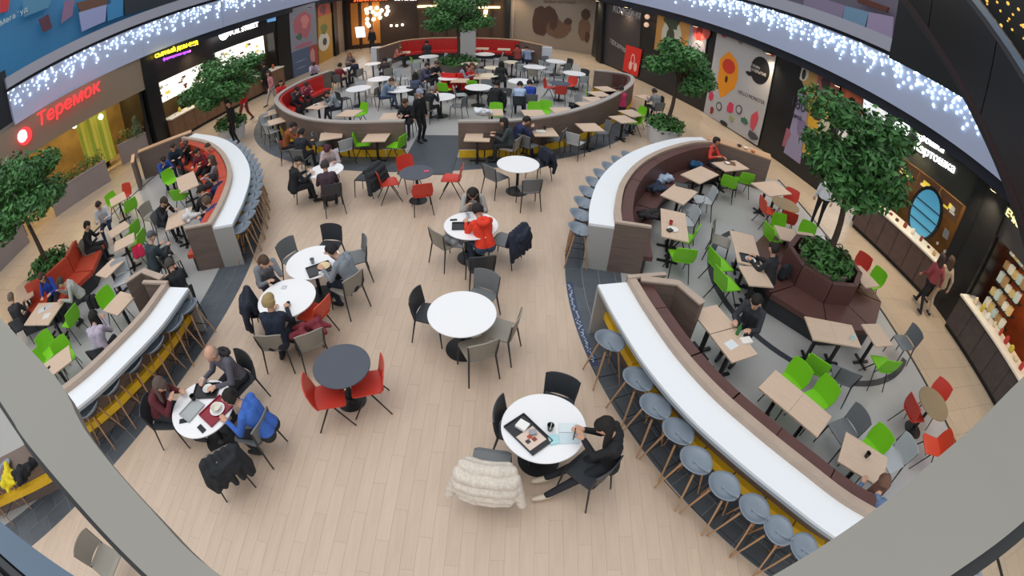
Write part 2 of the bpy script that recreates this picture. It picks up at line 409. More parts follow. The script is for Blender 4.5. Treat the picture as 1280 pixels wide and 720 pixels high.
booth_run(catmull([(q.x, q.y) for q in [at(553, 92, .9), at(570, 93, .9), at(590, 90, .9)]], 3), 'bright red booth seat in front of the central tree planter', mat('bright_red_leather', 'd2201f', .45), .5, .95, -1, False)
c0 = at(585, 80, 0)
MB().box((c0.x, c0.y, 1.9), (.75, .6, 3.9)).obj('column', M('c9c6c2', .5), None, kind='structure', label='pale square column behind the central tree')
# ------------------------------------------------------------------ furniture templates
C_ANTH, C_GREY, C_TAUPE, C_LIGHT = mat('anthracite_plastic', '2f3338', .45), mat('mid_grey_plastic', '6d7072', .45), mat('taupe_plastic', '8d877c', .45), mat('pale_grey_plastic', 'a9adb0', .45)
C_GREEN, C_RED, C_ORANGE = mat('green_plastic', '78c41c', .45), mat('red_plastic', 'c43a2c', .4), mat('orange_plastic', 'd4492c', .4)
CH = {'anth': C_ANTH, 'grey': C_GREY, 'taupe': C_TAUPE, 'light': C_LIGHT, 'green': C_GREEN, 'red': C_RED, 'orange': C_ORANGE}
CW = {'anth': 'black', 'grey': 'mid grey', 'taupe': 'taupe', 'light': 'pale grey', 'green': 'lime green', 'red': 'red', 'orange': 'orange-red'}
def _panel_seat(mb, w0, w1, d, z, th, dish=.012):
    def f(u, v):
        x = (u-.5)*(w0+(w1-w0)*v); y = (v-.5)*d; k = min(u, 1-u, v, 1-v)*2
        e = 1-.10*max(0, abs(u-.5)*2-.75)*max(0, abs(v-.5)*2-.75)*16
        return (x*e, y*e, z-dish*math.sin(PI*u)*math.sin(PI*v)-(.02 if v > .95 else 0))
    mb.grid(f, 8, 8, -th)
def _back(mb, w0, w1, y0, y1, z0, z1, th, cur=.045, rnd=.3):
    def f(u, v):
        w = w0+(w1-w0)*v; a = (u-.5)*2; top = z0+(z1-z0)*v-(.03*abs(a)**4*v)
        return ((u-.5)*w, y0+(y1-y0)*v-cur*(1-a*a), top)
    mb.grid(f, 8, 6, th)
def chair_template(kind):
    n = 'cafe_chair' if kind == 'frame' else 'shell_chair'
    r = bpy.data.objects.new('tmp_'+n, None); r.name = n
    COL.objects.link(r)
    P = lambda mb, nm, m: mb.obj(nm, m, r, smooth=False)
    if kind == 'frame':
        mb = MB(); _panel_seat(mb, .42, .46, .44, .455, .022); P(mb, 'seat', C_GREY)
        mb = MB(); _back(mb, .42, .46, -.19, -.25, .50, .83, .018); P(mb, 'backrest', C_GREY)
        for sx in (-1, 1):
            mb = MB(); mb.tube([(sx*.2, -.19, .44), (sx*.215, -.225, .62), (sx*.225, -.245, .80)], [.014, .013, .010], 6)
            mb.tube([(sx*.2, -.19, .45), (sx*.24, -.27, 0)], [.016, .011], 6); P(mb, 'leg', DGREY)
            mb = MB(); mb.tube([(sx*.21, .2, .44), (sx*.23, .23, 0)], [.016, .011], 6); P(mb, 'leg', DGREY)
    else:
        mb = MB(); _panel_seat(mb, .40, .46, .44, .46, .02, .02); P(mb, 'seat', C_RED)
        mb = MB()
        def f(u, v):
            a = (u-.5)*2; w = .42+.05*math.sin(PI*min(v*1.1, 1)); return ((u-.5)*w, -.17-.09*v**.8-.03*(1-a*a), .45+.37*v-.02*abs(a)**3*v)
        mb.grid(f, 8, 6, .015); P(mb, 'backrest', C_RED)
        for sx in (-1, 1):
            for sy in (-1, 1):
                mb = MB(); mb.tube([(sx*.17, sy*.03, .44), (sx*.22, sy*.26, 0)], [.014, .010], 6); P(mb, 'leg', BLK)
    return r
TPL = {}
def place(tpl, loc, rz, label, cat, group=None, mats=None):
    """first use moves the template itself, later uses copy the thing and its parts"""
    t = TPL[tpl]
    if t[1] is None: o = t[0]; t[1] = o; TPLK[tpl] = True
    else: o = copytree(t[1])
    o.location = loc; o.rotation_euler = (0, 0, rz)
    for k in ('group',):
        if k in o: del o[k]
    tag(o, label, cat, group)
    if mats:
        for ch in [c for c in o.children] if t[1] is not o else [bpy.data.objects[c] for c in KIDS[o.name]]:
            b = ch.name.split('.')[0]
            if b in mats: setmat(ch, mats[b])
    return o
TPLK = {}
# children of fresh copies are found by this helper, without a depsgraph update
def copytree(o, parent=None):
    c = o.copy(); COL.objects.link(c)
    if parent: c.parent = parent; KIDS.setdefault(parent.name, []).append(c.name)
    for ch in KIDS.get(o.name, []): copytree(bpy.data.objects[ch], c)
    return c
def place(tpl, loc, rz, label, cat, group=None, mats=None):
    t = TPL[tpl]
    if not t[1]: o = t[0]; t[1] = True
    else: o = copytree(t[0])
    o.location = loc; o.rotation_euler = (0, 0, rz)
    if 'group' in o: del o['group']
    tag(o, label, cat, group)
    for ch in KIDS.get(o.name, []):
        ch = bpy.data.objects[ch]; b = ch.name.split('.')[0]
        if mats and b in mats: setmat(ch, mats[b])
    return o
TPL['frame'] = [chair_template('frame'), False]; TPL['shell'] = [chair_template('shell'), False]
def facing(a, b): return math.atan2(-(b[0]-a[0]), b[1]-a[1])      # rz so that +Y points from a to b
def chair(col, back_px, face_px, label, group=None, zb=.68, loc=None, rz=None, legs=None):
    kind = 'shell' if col in ('green', 'red', 'orange') else 'frame'
    if loc is None:
        b = at(*back_px, zb); f = at(*face_px, .6); rz = facing(b, f); d = Vector((-math.sin(rz), math.cos(rz), 0))
        loc = b+d*.22; loc.z = 0
    m = {'seat': CH[col], 'backrest': CH[col], 'leg': legs or (BLK if kind == 'shell' else DGREY)}
    zz = floorz(loc.x, loc.y)
    return place(kind, (loc.x, loc.y, zz), rz, label, 'chair', group, m)
def floorz(x, y):
    if math.hypot(x-8.48, y-6.7) < 6.35 and x < 8.7: return .022
    if math.hypot(x+13.69, y-5.53) < 7.75 and x > -12.6: return .022
    if y > 13 and math.hypot(x+2.65, y-19.6) < 7: return .024
    return .008
# bar stool
def stool_template():
    r = bpy.data.objects.new('bar_stool', None); COL.objects.link(r); SH = mat('blue_grey_shell', '7f8a96', .4)
    mb = MB()
    def f(u, v):
        a = 2*PI*u; rr = (.02+.98*v)*.215; w = 1+.08*math.cos(2*a)
        z = .70+.035*v**4+.012*v*v; back = (.5-.5*math.sin(a))**2.2*max(0, v-.55)/.45
        return (rr*math.cos(a)*w, rr*math.sin(a)*1.05-back*.02, z+back*.10)
    mb.grid(f, 20, 6, .014); st_ = mb.obj('seat', SH, r, smooth=True)
    MB().lathe([(.06, .63), (.1, .66), (.1, .69)], 10).obj('seat_hub', DGREY, st_)
    OAK = mat('stool_oak', 'b08763', .5)
    for sx in (-1, 1):
        for sy in (-1, 1):
            MB().tube([(sx*.1, sy*.1, .67), (sx*.215, sy*.215, 0)], [.017, .011], 8).obj('leg', OAK, r)
    q = .17; mb = MB(); mb.tube([(q, q, .22), (-q, q, .22), (-q, -q, .22), (q, -q, .22), (q, q, .22)], .007, 6); mb.obj('foot_ring', BLK, r)
    return r
TPL['stool'] = [stool_template(), False]
def stool(loc, rz, label, group=None): return place('stool', loc, rz, label, 'stool', group)
# tables
def round_table(px, d, col, label, name='round_table', z=.745, group=None):
    key = 'round_%s_%.2f' % (col, d); m = {'white': mat('white_tabletop', 'eeedee', .3), 'dark': mat('slate_tabletop', '4a4f5a', .5), 'tan': mat('tan_tabletop', '8d7a5c', .4), 'cream': mat('cream_tabletop', 'dccfb6', .4)}[col]
    if key not in TPL:
        r = bpy.data.objects.new(name, None); COL.objects.link(r); R = d/2
        tt = MB().lathe([(R-.02, -.028), (R, -.018), (R, -.004), (R-.006, 0)], 56, (0, 0, .745)).obj('tabletop', m, r)
        MB().lathe([(.11, .70), (.11, .715)], 16).obj('mount', BLK, tt)
        MB().lathe([(.035, .04), (.035, .70)], 14).obj('column', BLK, r)
        MB().lathe([(d*.27, 0), (d*.27, .012), (.1, .03), (.05, .06)], 28).obj('base', BLK, r)
        TPL[key] = [r, False]
    p = at(*px, z); p.z = floorz(p.x, p.y)
    return place(key, p, 0, label, 'table', group)
TABLES = []
def rect_table(q, label, col=None, legs='col', group=None, size=None, z=.74):
    P = [at(*c, z) for c in q]; c = sum(P, Vector())/4
    e1 = ((P[1]-P[0])+(P[2]-P[3]))/2; e2 = ((P[3]-P[0])+(P[2]-P[1]))/2
    L, W = e1.length, e2.length
    if L < W: e1, e2, L, W = e2, e1, W, L
    if size: L, W = size
    W = min(max(W, .55), .85); a = math.atan2(e1.y, e1.x); return table_at(c, L, W, a, label, col, group)
def table_at(c, L, W, a, label, col=None, group=None):
    r = thing('square_table' if L < 1.05 else 'long_table', label, 'table', (c.x, c.y, floorz(c.x, c.y)), a, group)
    m = col or WOODT
    n = 1 if L < 1.05 else 2
    for i in range(n):                     # each leaf of a joined pair is a board of its own
        w = L/n; x = -L/2+w*(i+.5)
        tt = MB().box((x, 0, .725), (w-.004, W, .028)).obj('tabletop', m, r)
        MB().box((x, 0, .695), (w*.6, .06, .03)).obj('bracket', BLK, tt)
        mb = MB(); mb.box((x, 0, .37), (.06, .06, .66)); mb.obj('column', BLK, r)
        mb = MB(); mb.box((x, 0, .02), (.44, .06, .03)); mb.box((x, 0, .02), (.06, .44, .03)); mb.obj('base', BLK, r)
    return r
# ------------------------------------------------------------------ plants
def leaves(n, blobs, size, seed):
    rr = random.Random(seed); V = []; F = []
    for k in range(n):
        c, R = rr.choice(blobs)
        while True:
            d = Vector((rr.uniform(-1, 1), rr.uniform(-1, 1), rr.uniform(-1, 1)))
            if .1 < d.length < 1: break
        d = d.normalized()*1.2*rr.random()**.42
        p = Vector(c)+Vector((d.x*R[0], d.y*R[1], d.z*R[2]))
        ax = Vector((rr.uniform(-1, 1), rr.uniform(-1, 1), rr.uniform(-.6, .6))).normalized()
        nn = (d*.6+Vector((rr.uniform(-.9, .9), rr.uniform(-.9, .9), rr.uniform(-.2, .9)))).normalized(); b = nn.cross(ax).normalized()
        a = b.cross(nn); s = size*rr.uniform(.7, 1.3); o = len(V)
        V += [p-a*s, p+b*s*.42+nn*s*.06, p+a*s, p-b*s*.42+nn*s*.06, p-nn*s*.05]
        F += [(o, o+1, o+4), (o+1, o+2, o+4), (o+2, o+3, o+4), (o+3, o, o+4)]
    return V, F
LEAF = mat('leaf_green', '43733a', .45, isl=.6, spec=.4); LEAF2 = mat('leaf_shrub', '3f6f2e', .5, isl=.4)
BARK = mat('bark', '4c3b30', .8, var=.2, scale=12, bump=.5)
def tree(base, top, potr, poth, crown, label, potm, nleaf=5200, seed=1, lean=(0, 0), pot=True):
    x, y = base; r = thing('potted_tree', label, 'tree', (x, y, 0)); rr = random.Random(seed)
    if pot:
        MB().lathe([(potr*.8, 0), (potr, poth), (potr*.93, poth), (potr*.9, poth-.08)], 40).obj('pot', potm, r, smooth=False)
    MB().lathe([(potr*.9, poth-.1), (potr*.9, poth-.06)], 24).obj('soil', M('2e241c', .95), r)
    cx, cy = lean; cz, cr, ch = crown
    tk = MB(); pts = [(0, 0, poth-.1), (cx*.3+.05, cy*.3, poth+(cz-poth)*.35), (cx*.65-.04, cy*.65+.03, poth+(cz-poth)*.7), (cx, cy, cz)]
    tk.tube(catmull(pts, 4), [.085-.004*i for i in range(13)], 8); blobs = []
    for i in range(15):
        a = i*2.4+seed; k_ = rr.uniform(.35, .85); q = Vector((cx+math.cos(a)*cr*k_, cy+math.sin(a)*cr*k_, cz+rr.uniform(-.75, .75)*ch*(1.15-k_*.6)))
        tk.tube([(cx*.7, cy*.7, poth+(cz-poth)*.72), (cx+math.cos(a)*cr*.25, cy+math.sin(a)*cr*.25, cz-.1), q], [.04, .028, .012], 6)
        blobs.append((q, (cr*rr.uniform(.24, .36), cr*rr.uniform(.24, .36), ch*rr.uniform(.22, .34))))
    blobs.append(((cx, cy, cz+ch*.35), (cr*.55, cr*.55, ch*.55)))
    tk.obj('trunk', BARK, r, smooth=True)
    V, F = leaves(nleaf, blobs, .088, seed); o = MB().add(V, F).obj('foliage', LEAF, r); o['kind'] = 'stuff'
    V, F = leaves(900, [((0, 0, poth+.05), (potr*.95, potr*.95, .28))], .085, seed+50)
    o = MB().add([v for v in V], F).obj('underplanting', LEAF2, r); o['kind'] = 'stuff'
    return r
WPOT = M('d3d5d8', .45)
q = at(831, 163, 0); tree((4.97, 14.98), 0, .62, .62, (2.8, 1.2, .95), 'leafy tree in a white pot just beyond the farther right bar', WPOT, 5200, 3, (.3, .0))
tree((-10.46, 15.17), 0, .6, .6, (2.5, 1.6, 1.0), 'leafy tree in a white pot behind the upper left bar', WPOT, 5600, 5, (-.1, -.1))
tree((-2.79, 23.04), 0, .95, .6, (3.2, 1.6, 1.2), 'leafy tree rising from the middle of the central oval', M('6e625a', .6), 5600, 7)
tree((6.55, 7.05), 0, .62, .95, (3.35, 1.65, 1.0), 'large tree growing from the planter of the brown booth on the right', M('8d8078', .5), 7500, 11, (0, .3))
tree((-11.58, 6.14), 0, .68, .72, (2.9, 1.75, 1.05), 'large dark-leaved tree in a grey pot at the far left', M('9b9690', .5), 8500, 13, (-.5, .1))
# brown booth round the right tree planter (octagon)
def octbooth(c, r0, r1, r2, label, m, a0=0, n=8, hb=1.0, only=None):
    r = thing('booth', label, 'booth', (c[0], c[1], .022))
    for i in range(n):
        if only and i not in only: continue
        a = a0+i*360/n; b = a+360/n
        A = lambda R, q: Vector((R*math.cos(math.radians(q)), R*math.sin(math.radians(q))))
        p = [A(r0, a+.6), A(r0, b-.6), A(r0+.13, b-.6), A(r0+.13, a+.6)]
        MB().prism([tuple(k) for k in p], .44, hb).obj('backrest', m, r)
        p = [A(r0+.12, a+.6), A(r0+.12, b-.6), A(r1, b-.6), A(r1, a+.6)]
        MB().prism([tuple(k) for k in p], .36, .47).obj('seat', m, r)
        p = [A(r0-.05, a), A(r0-.05, b), A(r1-.06, b), A(r1-.06, a)]
        MB().prism([tuple(k) for k in p], .0, .36).obj('base', DGREY, r)
    return r
octbooth((6.55, 7.05), .82, 1.75, 2.0, 'octagonal brown leather booth wrapped round the right tree planter', BROWN, 22.5, 8, .95)
octbooth((-11.58, 6.14), .95, 1.85, 2.0, 'angular booth with orange-red seats beside the far left tree pot', ORNG, -40, 8, .95, (0, 1, 7))
# ------------------------------------------------------------------ bar stools
for i, (u, v) in enumerate([(762, 430), (797, 478), (818, 512), (846, 543), (868, 579), (903, 611), (940, 639), (970, 666), (1002, 688)]):
    p = at(u, v, .71); rz = facing(p, (8.48, 6.71)); p.z = .014
    stool(p, rz, 'grey stool at the right foreground bar, %s from its far end' % ORD[i], 'stools at the right foreground bar')
def along(path, d0, step, n, off):
    P = offs(path, off); out = []; acc = -d0; k = 0
    for a, b in zip(P, P[1:]):
        L = (b-a).length
        while k < n and acc+L >= k*step:
            t = (k*step-acc)/L; out.append((a.lerp(b, t), math.atan2((b-a).y, (b-a).x))); k += 1
        acc += L
    return out
for i, (p, a) in enumerate(along(R1, .12, .53, 9, .13)):
    p3 = Vector((p.x, p.y, .014)); stool(p3, facing(p3, (8.48, 6.71)), 'grey stool at the farther right bar, %s from its near end' % ORD[i], 'stools at the farther right bar')
for i, (p, a) in enumerate(along(L1, .18, .46, 15, -.1)):
    p3 = Vector((p.x, p.y, .014)); stool(p3, facing(p3, (-13.69, 5.53)), 'grey stool packed at the upper left bar, %s from its near end' % ORD[i], 'stools at the upper left bar')
for i, (u, v) in enumerate([(234, 387), (217, 408), (193, 434), (167, 458), (140, 485), (113, 512)]):
    p = at(u, v, .71); p.x += .03; rz = facing(p, (-13.5, p.y)); p.z = .014
    stool(p, rz, 'grey stool at the lower left bar, %s from its top end' % ORD[i], 'stools at the lower left bar')
for i, (u, v) in enumerate([(-14, 612), (8, 590)]):
    p = at(u, v, .71); p.z = .014; stool(p, facing(p, (-13.5, p.y)), 'grey stool at the bottom left corner beyond the parapet, %s of two' % ORD[i], 'stools in the bottom left corner')
# ------------------------------------------------------------------ tables and chairs of the open floor
RT = round_table
RT((577.3, 391.5), 1.0, 'white', 'empty round white table in the middle of the floor with a black base')
RT((680, 534), 1.0, 'white', 'round white table in the foreground with tray, drink and notebooks')
RT((588.7, 281.5), 1.0, 'white', 'round white table where the red hoodie sits')
RT((647.8, 205), 1.0, 'white', 'bare round white table just in front of the central right wall')
RT((391, 327.5), 1.0, 'white', 'round white table of the man in the grey shirt, with a food tray')
RT((358, 372.7), 1.0, 'white', 'round white table touching its neighbour, blond person in navy beside it')
RT((252.5, 510), 1.0, 'white', 'round white table of three diners at the lower left, crowded with trays')
RT((407, 213), .9, 'white', 'round white table with papers where four people sit, left of the red chairs')
RT((426.5, 457), .8, 'dark', 'small round slate-grey table with two red chairs tucked under it')
RT((520.5, 215.5), .8, 'dark', 'small round slate-grey table ringed by four red chairs')
T1, T2, T3, T4, T6, T7, T8, T9, T10, T11 = (577, 392), (680, 535), (588, 282), (648, 205), (391, 328), (358, 373), (252, 511), (407, 213), (427, 457), (521, 215)
chair('anth', (521, 376), T1, 'black chair on the left side of the empty middle table')
chair('grey', (608, 350), T1, 'mid grey chair behind the empty middle table', legs=None)
chair('taupe', (644, 404), T1, 'pale taupe chair on the right side of the empty middle table')
chair('taupe', (604, 436), T1, 'taupe chair with its back to us in front of the empty middle table')
chair('anth', (702, 482), T2, 'black chair at the far side of the foreground table')
chair('anth', (625, 518), T2, 'dark chair at the upper left of the foreground table')
chair('grey', (609, 590), (622, 528), 'grey chair under the cream puffer coat')
chair('anth', (758, 590), (700, 548), 'black chair of the woman with the phone')
chair('taupe', (546, 296), T3, 'taupe chair with a grey bag on it, left of the red hoodie')
chair('anth', (603, 328), T3, 'dark chair under the person in the red hoodie')
chair('grey', (645, 292), T3, 'grey chair carrying the navy coat, right of the red hoodie')
chair('grey', (612, 214), T4, 'grey chair at the lower left of the bare white table')
chair('grey', (665, 231), T4, 'grey chair with its back to us at the bare white table')
chair('anth', (683, 193), T4, 'dark navy chair at the right of the bare white table')
chair('grey', (358, 309), T6, 'grey chair at the far left of the table with the food tray')
chair('anth', (414, 290), T6, 'black chair at the far side of the table with the food tray')
chair('grey', (455, 307), (400, 325), 'grey chair standing free right of the man in the grey shirt')
chair('taupe', (441, 352), T6, 'taupe chair of the man in the grey shirt')
chair('anth', (310, 376), T7, 'dark chair of the man in the grey sweater')
chair('taupe', (337, 426), T7, 'taupe chair under the blond person in navy')
chair('taupe', (387, 423), (368, 375), 'taupe chair holding the striped bag')
chair('orange', (402, 384), T7, 'orange-red shell chair pushed under the right side of the white table')
chair('anth', (305, 452), T8, 'black chair of the bald man')
chair('anth', (186, 512), T8, 'dark chair of the woman in maroon')
chair('grey', (326, 532), T8, 'grey chair of the person in the blue sweater')
chair('taupe', (274, 582), T8, 'taupe chair with a black jacket over it')
p_ = at(411, 496, .46); chair('red', None, None, 'red shell chair at the lower left of the slate table in the foreground', loc=p_, rz=math.atan2(-.93, .37))
p_ = at(459, 480, .46); chair('red', None, None, 'red shell chair at the right of the slate table in the foreground', loc=p_, rz=math.atan2(.95, -.28))
chair('red', (506, 201), T11, 'red chair behind the far slate table')
chair('red', (473, 220), T11, 'red chair at the left of the far slate table')
chair('red', (528, 236), T11, 'red chair with its back to us at the far slate table')
chair('red', (576, 213), T11, 'red chair at the right of the far slate table')
chair('anth', (366, 221), T9, 'black chair of the person in the black jacket and cap')
chair('anth', (415, 237), T9, 'dark chair of the person in plaid seen from behind')
chair('anth', (466, 212), T9, 'dark chair buried under black coats')
chair('grey', (409, 196), T9, 'grey chair of the person in the pale jacket')
chair('taupe', (108, 684), (160, 720), 'taupe chair at the bottom left edge beyond the pale rail')
lb_ = catmull([(x.x, x.y) for x in [at(62, 598, .4), at(40, 610, .4), at(10, 624, .4), at(-25, 640, .4)]], 4)
q_ = thing('low_counter', 'dark low counter with a yellow ledge beyond the parapet at the bottom left', 'counter'); mb = MB(); strip(mb, lb_, -.1, -.6, 0, .75); mb.obj('body', DWOOD, q_); mb = MB(); strip(mb, lb_, 0, -.1, .31, .45); mb.obj('yellow_ledge', YEL, q_)
# ------------------------------------------------------------------ right zone
RTB = rect_table
RTB([(876, 208), (899, 219.5), (874, 230.5), (851, 219)], 'square oak table, empty, on the bench side of the farther right booth')
RTB([(842.5, 231), (874, 239.5), (854, 256), (825.5, 245.5)], 'square oak table with a tray in the farther right booth')
RTB([(824.5, 261), (857.5, 268), (859.5, 303), (828, 297)], 'oak table with a plate of leftovers behind the wood end panel')
RTB([(891, 204), (920, 201), (936, 212), (905, 215)], 'oak table of the person in the coral shirt')
RTB([(914, 289), (939, 295), (951, 333), (924, 332)], 'pale oak table, upper one of two beside the person in the black vest')
RTB([(924, 333), (951, 335), (968, 360.5), (935, 357.5)], 'pale oak table, lower one of two beside the person in the black vest')
RTB([(967, 282), (992, 288), (998, 305), (979, 301)], 'small oak table among green chairs left of the big tree')
RTB([(998, 291), (1019, 296), (1024, 306), (1001, 305)], 'small oak table half hidden by the shrubs of the right planter')
RTB([(863.5, 389.5), (895, 382), (917, 408), (889.5, 420)], 'oak table beside the brown bench, upper one of a joined pair')
RTB([(889.5, 421), (917, 409), (946, 443), (915.5, 456)], 'oak table with papers and a green bottle, lower one of a joined pair')
RTB([(968, 463), (1038, 521), (1022, 549), (948, 486)], 'long empty oak table beside the brown bench of the foreground bar')
RTB([(1055, 541), (1122, 583), (1087, 602), (1048, 577)], 'long oak table at the lower right with a small black cup')
RTB([(1005, 396), (1065.5, 408), (1075, 435), (1016, 426)], 'long pinkish oak table in front of the brown octagonal booth')
RTB([(1077, 407.6), (1096.6, 404), (1114, 432), (1096.6, 435.5)], 'small pinkish oak table right of the brown octagonal booth')
RTB([(1060, 337), (1072, 330), (1098, 357), (1083, 362)], 'pale table with phone and papers behind the right planter')
RTB([(948, 230), (972, 228), (985, 242), (952, 246)], 'brightly lit pale table at the far end of the right zone')
RT((982, 256), .8, 'tan', 'small round brown table with red chairs at the far end of the right zone')
RT((1167, 505), .8, 'tan', 'round tan table standing on the right walkway')
chair('orange', (954, 254), (982, 262), 'orange shell chair left of the small round brown table')
chair('red', (990, 243), (980, 258), 'red chair behind the small round brown table')
chair('red', (987, 271), (982, 256), 'red chair in front of the small round brown table')
chair('light', (891, 243), (850, 240), 'pale cushioned chair, top one of three facing the booth')
chair('light', (876, 256), (845, 248), 'pale cushioned chair, middle one of three facing the booth')
chair('light', (868, 268), (840, 270), 'pale cushioned chair, bottom one of three facing the booth')
chair('green', (869, 291), (840, 285), 'green chair beside the table of leftovers')
chair('green', (857, 318), (842, 285), 'green chair at the near edge of the table of leftovers')
chair('green', (912, 226), (912, 208), 'green chair, left one of two at the coral shirt table')
chair('green', (934, 222), (920, 206), 'green chair, right one of two at the coral shirt table')
chair('taupe', (892, 287), (915, 300), 'grey chair seen edge-on left of the pale oak pair')
chair('green', (893, 322), (935, 322), 'green chair, upper one of two left of the pale oak pair')
chair('green', (901, 346), (940, 345), 'green chair, lower one of two left of the pale oak pair')
chair('green', (961, 288), (980, 292), 'green chair left of the small oak table near the big tree')
chair('green', (974, 275), (982, 290), 'green chair behind the small oak table near the big tree')
chair('green', (1010, 285), (1004, 298), 'green chair beside the shrubs of the right planter')
chair('green', (1000, 464), (972, 487), 'green chair, left one of two at the long empty oak table')
chair('green', (1035, 486), (1002, 507), 'green chair, right one of two at the long empty oak table')
chair('grey', (1073, 524), (1035, 545), 'grey chair at the end of the long empty oak table')
chair('green', (1102, 547), (1085, 565), 'green chair behind the lower right oak table')
chair('light', (1133, 560), (1105, 575), 'pale chair at the right end of the lower right oak table')
chair('green', (1023, 456), (1038, 420), 'green chair, left one in front of the pinkish oak table')
chair('grey', (1060, 471), (1052, 425), 'grey chair between green ones in front of the pinkish oak table')
chair('green', (1114, 457), (1097, 430), 'green chair with tall thin legs in front of the small pinkish table')
chair('grey', (1143, 419), (1100, 425), 'grey chair standing on the right walkway')
chair('red', (1080, 325), (1068, 340), 'red chair behind the right planter')
chair('green', (1099, 344), (1080, 352), 'green chair behind the right planter')
chair('red', (1141, 508), (1168, 508), 'dark red chair left of the round tan table')
chair('red', (1178, 486), (1168, 505), 'dark red chair behind the round tan table')
chair('orange', (1183, 552), (1150, 545), 'orange chair below the round tan table')
# ------------------------------------------------------------------ left zone
RTB([(134, 292), (157, 277), (163, 283), (140, 298)], 'oak table beside the person in black at the left')
RTB([(143, 304), (168, 291), (168, 303.5), (143.6, 315.5)], 'oak table next to the bright pink bag')
RTB([(120, 345), (141, 325), (155, 326), (133, 348)], 'oak table standing against the orange-red booth')
RTB([(150, 365), (170, 370), (147.5, 396), (130, 389)], 'oak table close to the lower left bar')
RTB([(47, 380), (77, 379), (64, 406), (32, 407)], 'oak table covered with newspapers at the far left')
RTB([(47, 464), (86, 434), (91, 450), (54, 478)], 'oak table with a folded umbrella near the bottom left')
RTB([(220, 223), (242, 215), (249, 231), (225, 243)], 'oak table in the crowded upper left booth')
RTB([(212, 268), (240, 260), (237, 280), (207, 288)], 'oak table piled with cups and trays in the upper left booth')
RTB([(140, 247), (152, 243), (155, 252), (143, 256)], 'small oak table on the left walkway')
RTB([(20, 360), (40, 345), (42, 370), (22, 385)], 'oak table half hidden by the tree at the far left', None)
chair('red', (158, 235), (149, 247), 'red chair at the small table on the left walkway')
chair('green', (163, 255), (150, 250), 'green chair, right one at the small walkway table')
chair('green', (138, 247), (147, 250), 'green chair, left one at the small walkway table')
chair('green', (168, 284), (150, 288), 'green chair right of the upper oak tables at the left')
chair('green', (176, 296), (158, 303), 'green chair beside the bright pink bag')
chair('green', (131, 370), (148, 380), 'green chair behind the oak table close to the left bar')
chair('green', (90, 393), (66, 392), 'green chair right of the newspaper table')
chair('green', (55, 425), (70, 450), 'green chair, middle one of three at the far left')
chair('green', (75, 432), (82, 450), 'green chair, right one of three at the far left')
chair('green', (44, 450), (62, 462), 'green chair, lowest one of three at the far left')
chair('green', (209, 218), (228, 228), 'green chair, left one at the upper left booth table')
chair('green', (220, 243), (235, 232), 'green chair, lower one at the upper left booth table')
chair('taupe', (198, 324), (215, 318), 'beige chair among coats below the upper left bar')
chair('light', (150, 333), (150, 345), 'pale chair between the two left bars')
chair('taupe', (182, 262), (205, 268), 'brown wooden-looking chair at the edge of the upper left booth')
# ------------------------------------------------------------------ central oval
far = [((448, 111), 'nearest the left curved bench'), ((474, 99), 'behind the one nearest the left bench'), ((501, 112), 'where a denim shirt leans'), ((551, 121.5), 'in front of the person in the black coat'), ((536, 71), 'left of the tree trunk'), ((598, 109.5), 'on its own, right of the red seat'), ((651, 102), 'of the pair in light blue and royal blue'), ((668, 84), 'behind the pair in blue'), ((695, 77), 'beside the white end post on the right'), ((718, 92), 'furthest to the right'), ((606, 68), 'right of the pale column'), ((437, 86), 'beside the person in maroon'), ((466, 80), 'by the left walkway'), ((560, 98), 'tucked beside the bright red seat')]
for i, (p, t) in enumerate(far):
    RT(p, 1.0 if i < 11 else .8, 'white', 'round white table in the central oval, '+t)
RT((700, 104.5), .8, 'dark', 'round dark table with red chairs inside the central oval')
RT((611, 94.5), .8, 'cream', 'cream round table in the middle of the central oval, lowest of three')
RT((616, 85), .8, 'cream', 'cream round table in the middle of the central oval, topmost of three')
RT((640, 78), .8, 'cream', 'cream round table beside the dark-haired person in the oval')
RT((587, 80), .8, 'cream', 'cream round table right of the tree planter')
chair('red', (681, 103), (700, 108), 'red chair left of the dark table inside the oval')
chair('red', (716, 100), (702, 106), 'red chair right of the dark table inside the oval')
chair('red', (701, 112), (700, 105), 'red chair in front of the dark table inside the oval')
rr = random.Random(4)
def ringchairs(px, n, a0, cols, t, r=.66):
    c = at(*px, .74)
    for k in range(n):
        a = a0+k*2*PI/n; p = Vector((c.x+math.cos(a)*r, c.y+math.sin(a)*r, 0)); col = cols[k % len(cols)]
        w = ['right side', 'far side', 'left side', 'near side'][int(((a % (2*PI))+PI/4)//(PI/2)) % 4]
        chair(col, None, None, '%s chair, %s of table %s' % (CW[col], w, t), loc=p, rz=facing(p, c))
ringchairs((448, 111), 3, 3.9, ['anth', 'taupe', 'light'], 'nearest the left curved bench')
ringchairs((474, 99), 2, .2, ['taupe', 'light'], 'behind the one nearest the left bench')
ringchairs((551, 121.5), 2, -.3, ['grey', 'taupe'], 'in front of the person in the black coat')
ringchairs((598, 109.5), 3, -.8, ['taupe', 'grey', 'light'], 'on its own right of the red seat')
ringchairs((668, 84), 3, .4, ['light', 'grey', 'taupe'], 'behind the pair in blue')
ringchairs((695, 77), 4, .6, ['anth', 'grey', 'light', 'grey'], 'beside the white end post')
ringchairs((718, 92), 3, .9, ['anth', 'grey', 'light'], 'furthest to the right')
ringchairs((606, 68), 2, .1, ['light', 'grey'], 'right of the pale column')
ringchairs((536, 71), 2, 3.6, ['green', 'light'], 'left of the tree trunk')
ringchairs((616, 85), 2, 4.2, ['light', 'taupe'], 'topmost of the cream three')
ringchairs((640, 78), 2, 5.2, ['light', 'taupe'], 'beside the dark-haired person')
ringchairs((466, 80), 2, 3.8, ['taupe', 'light'], 'by the left walkway')
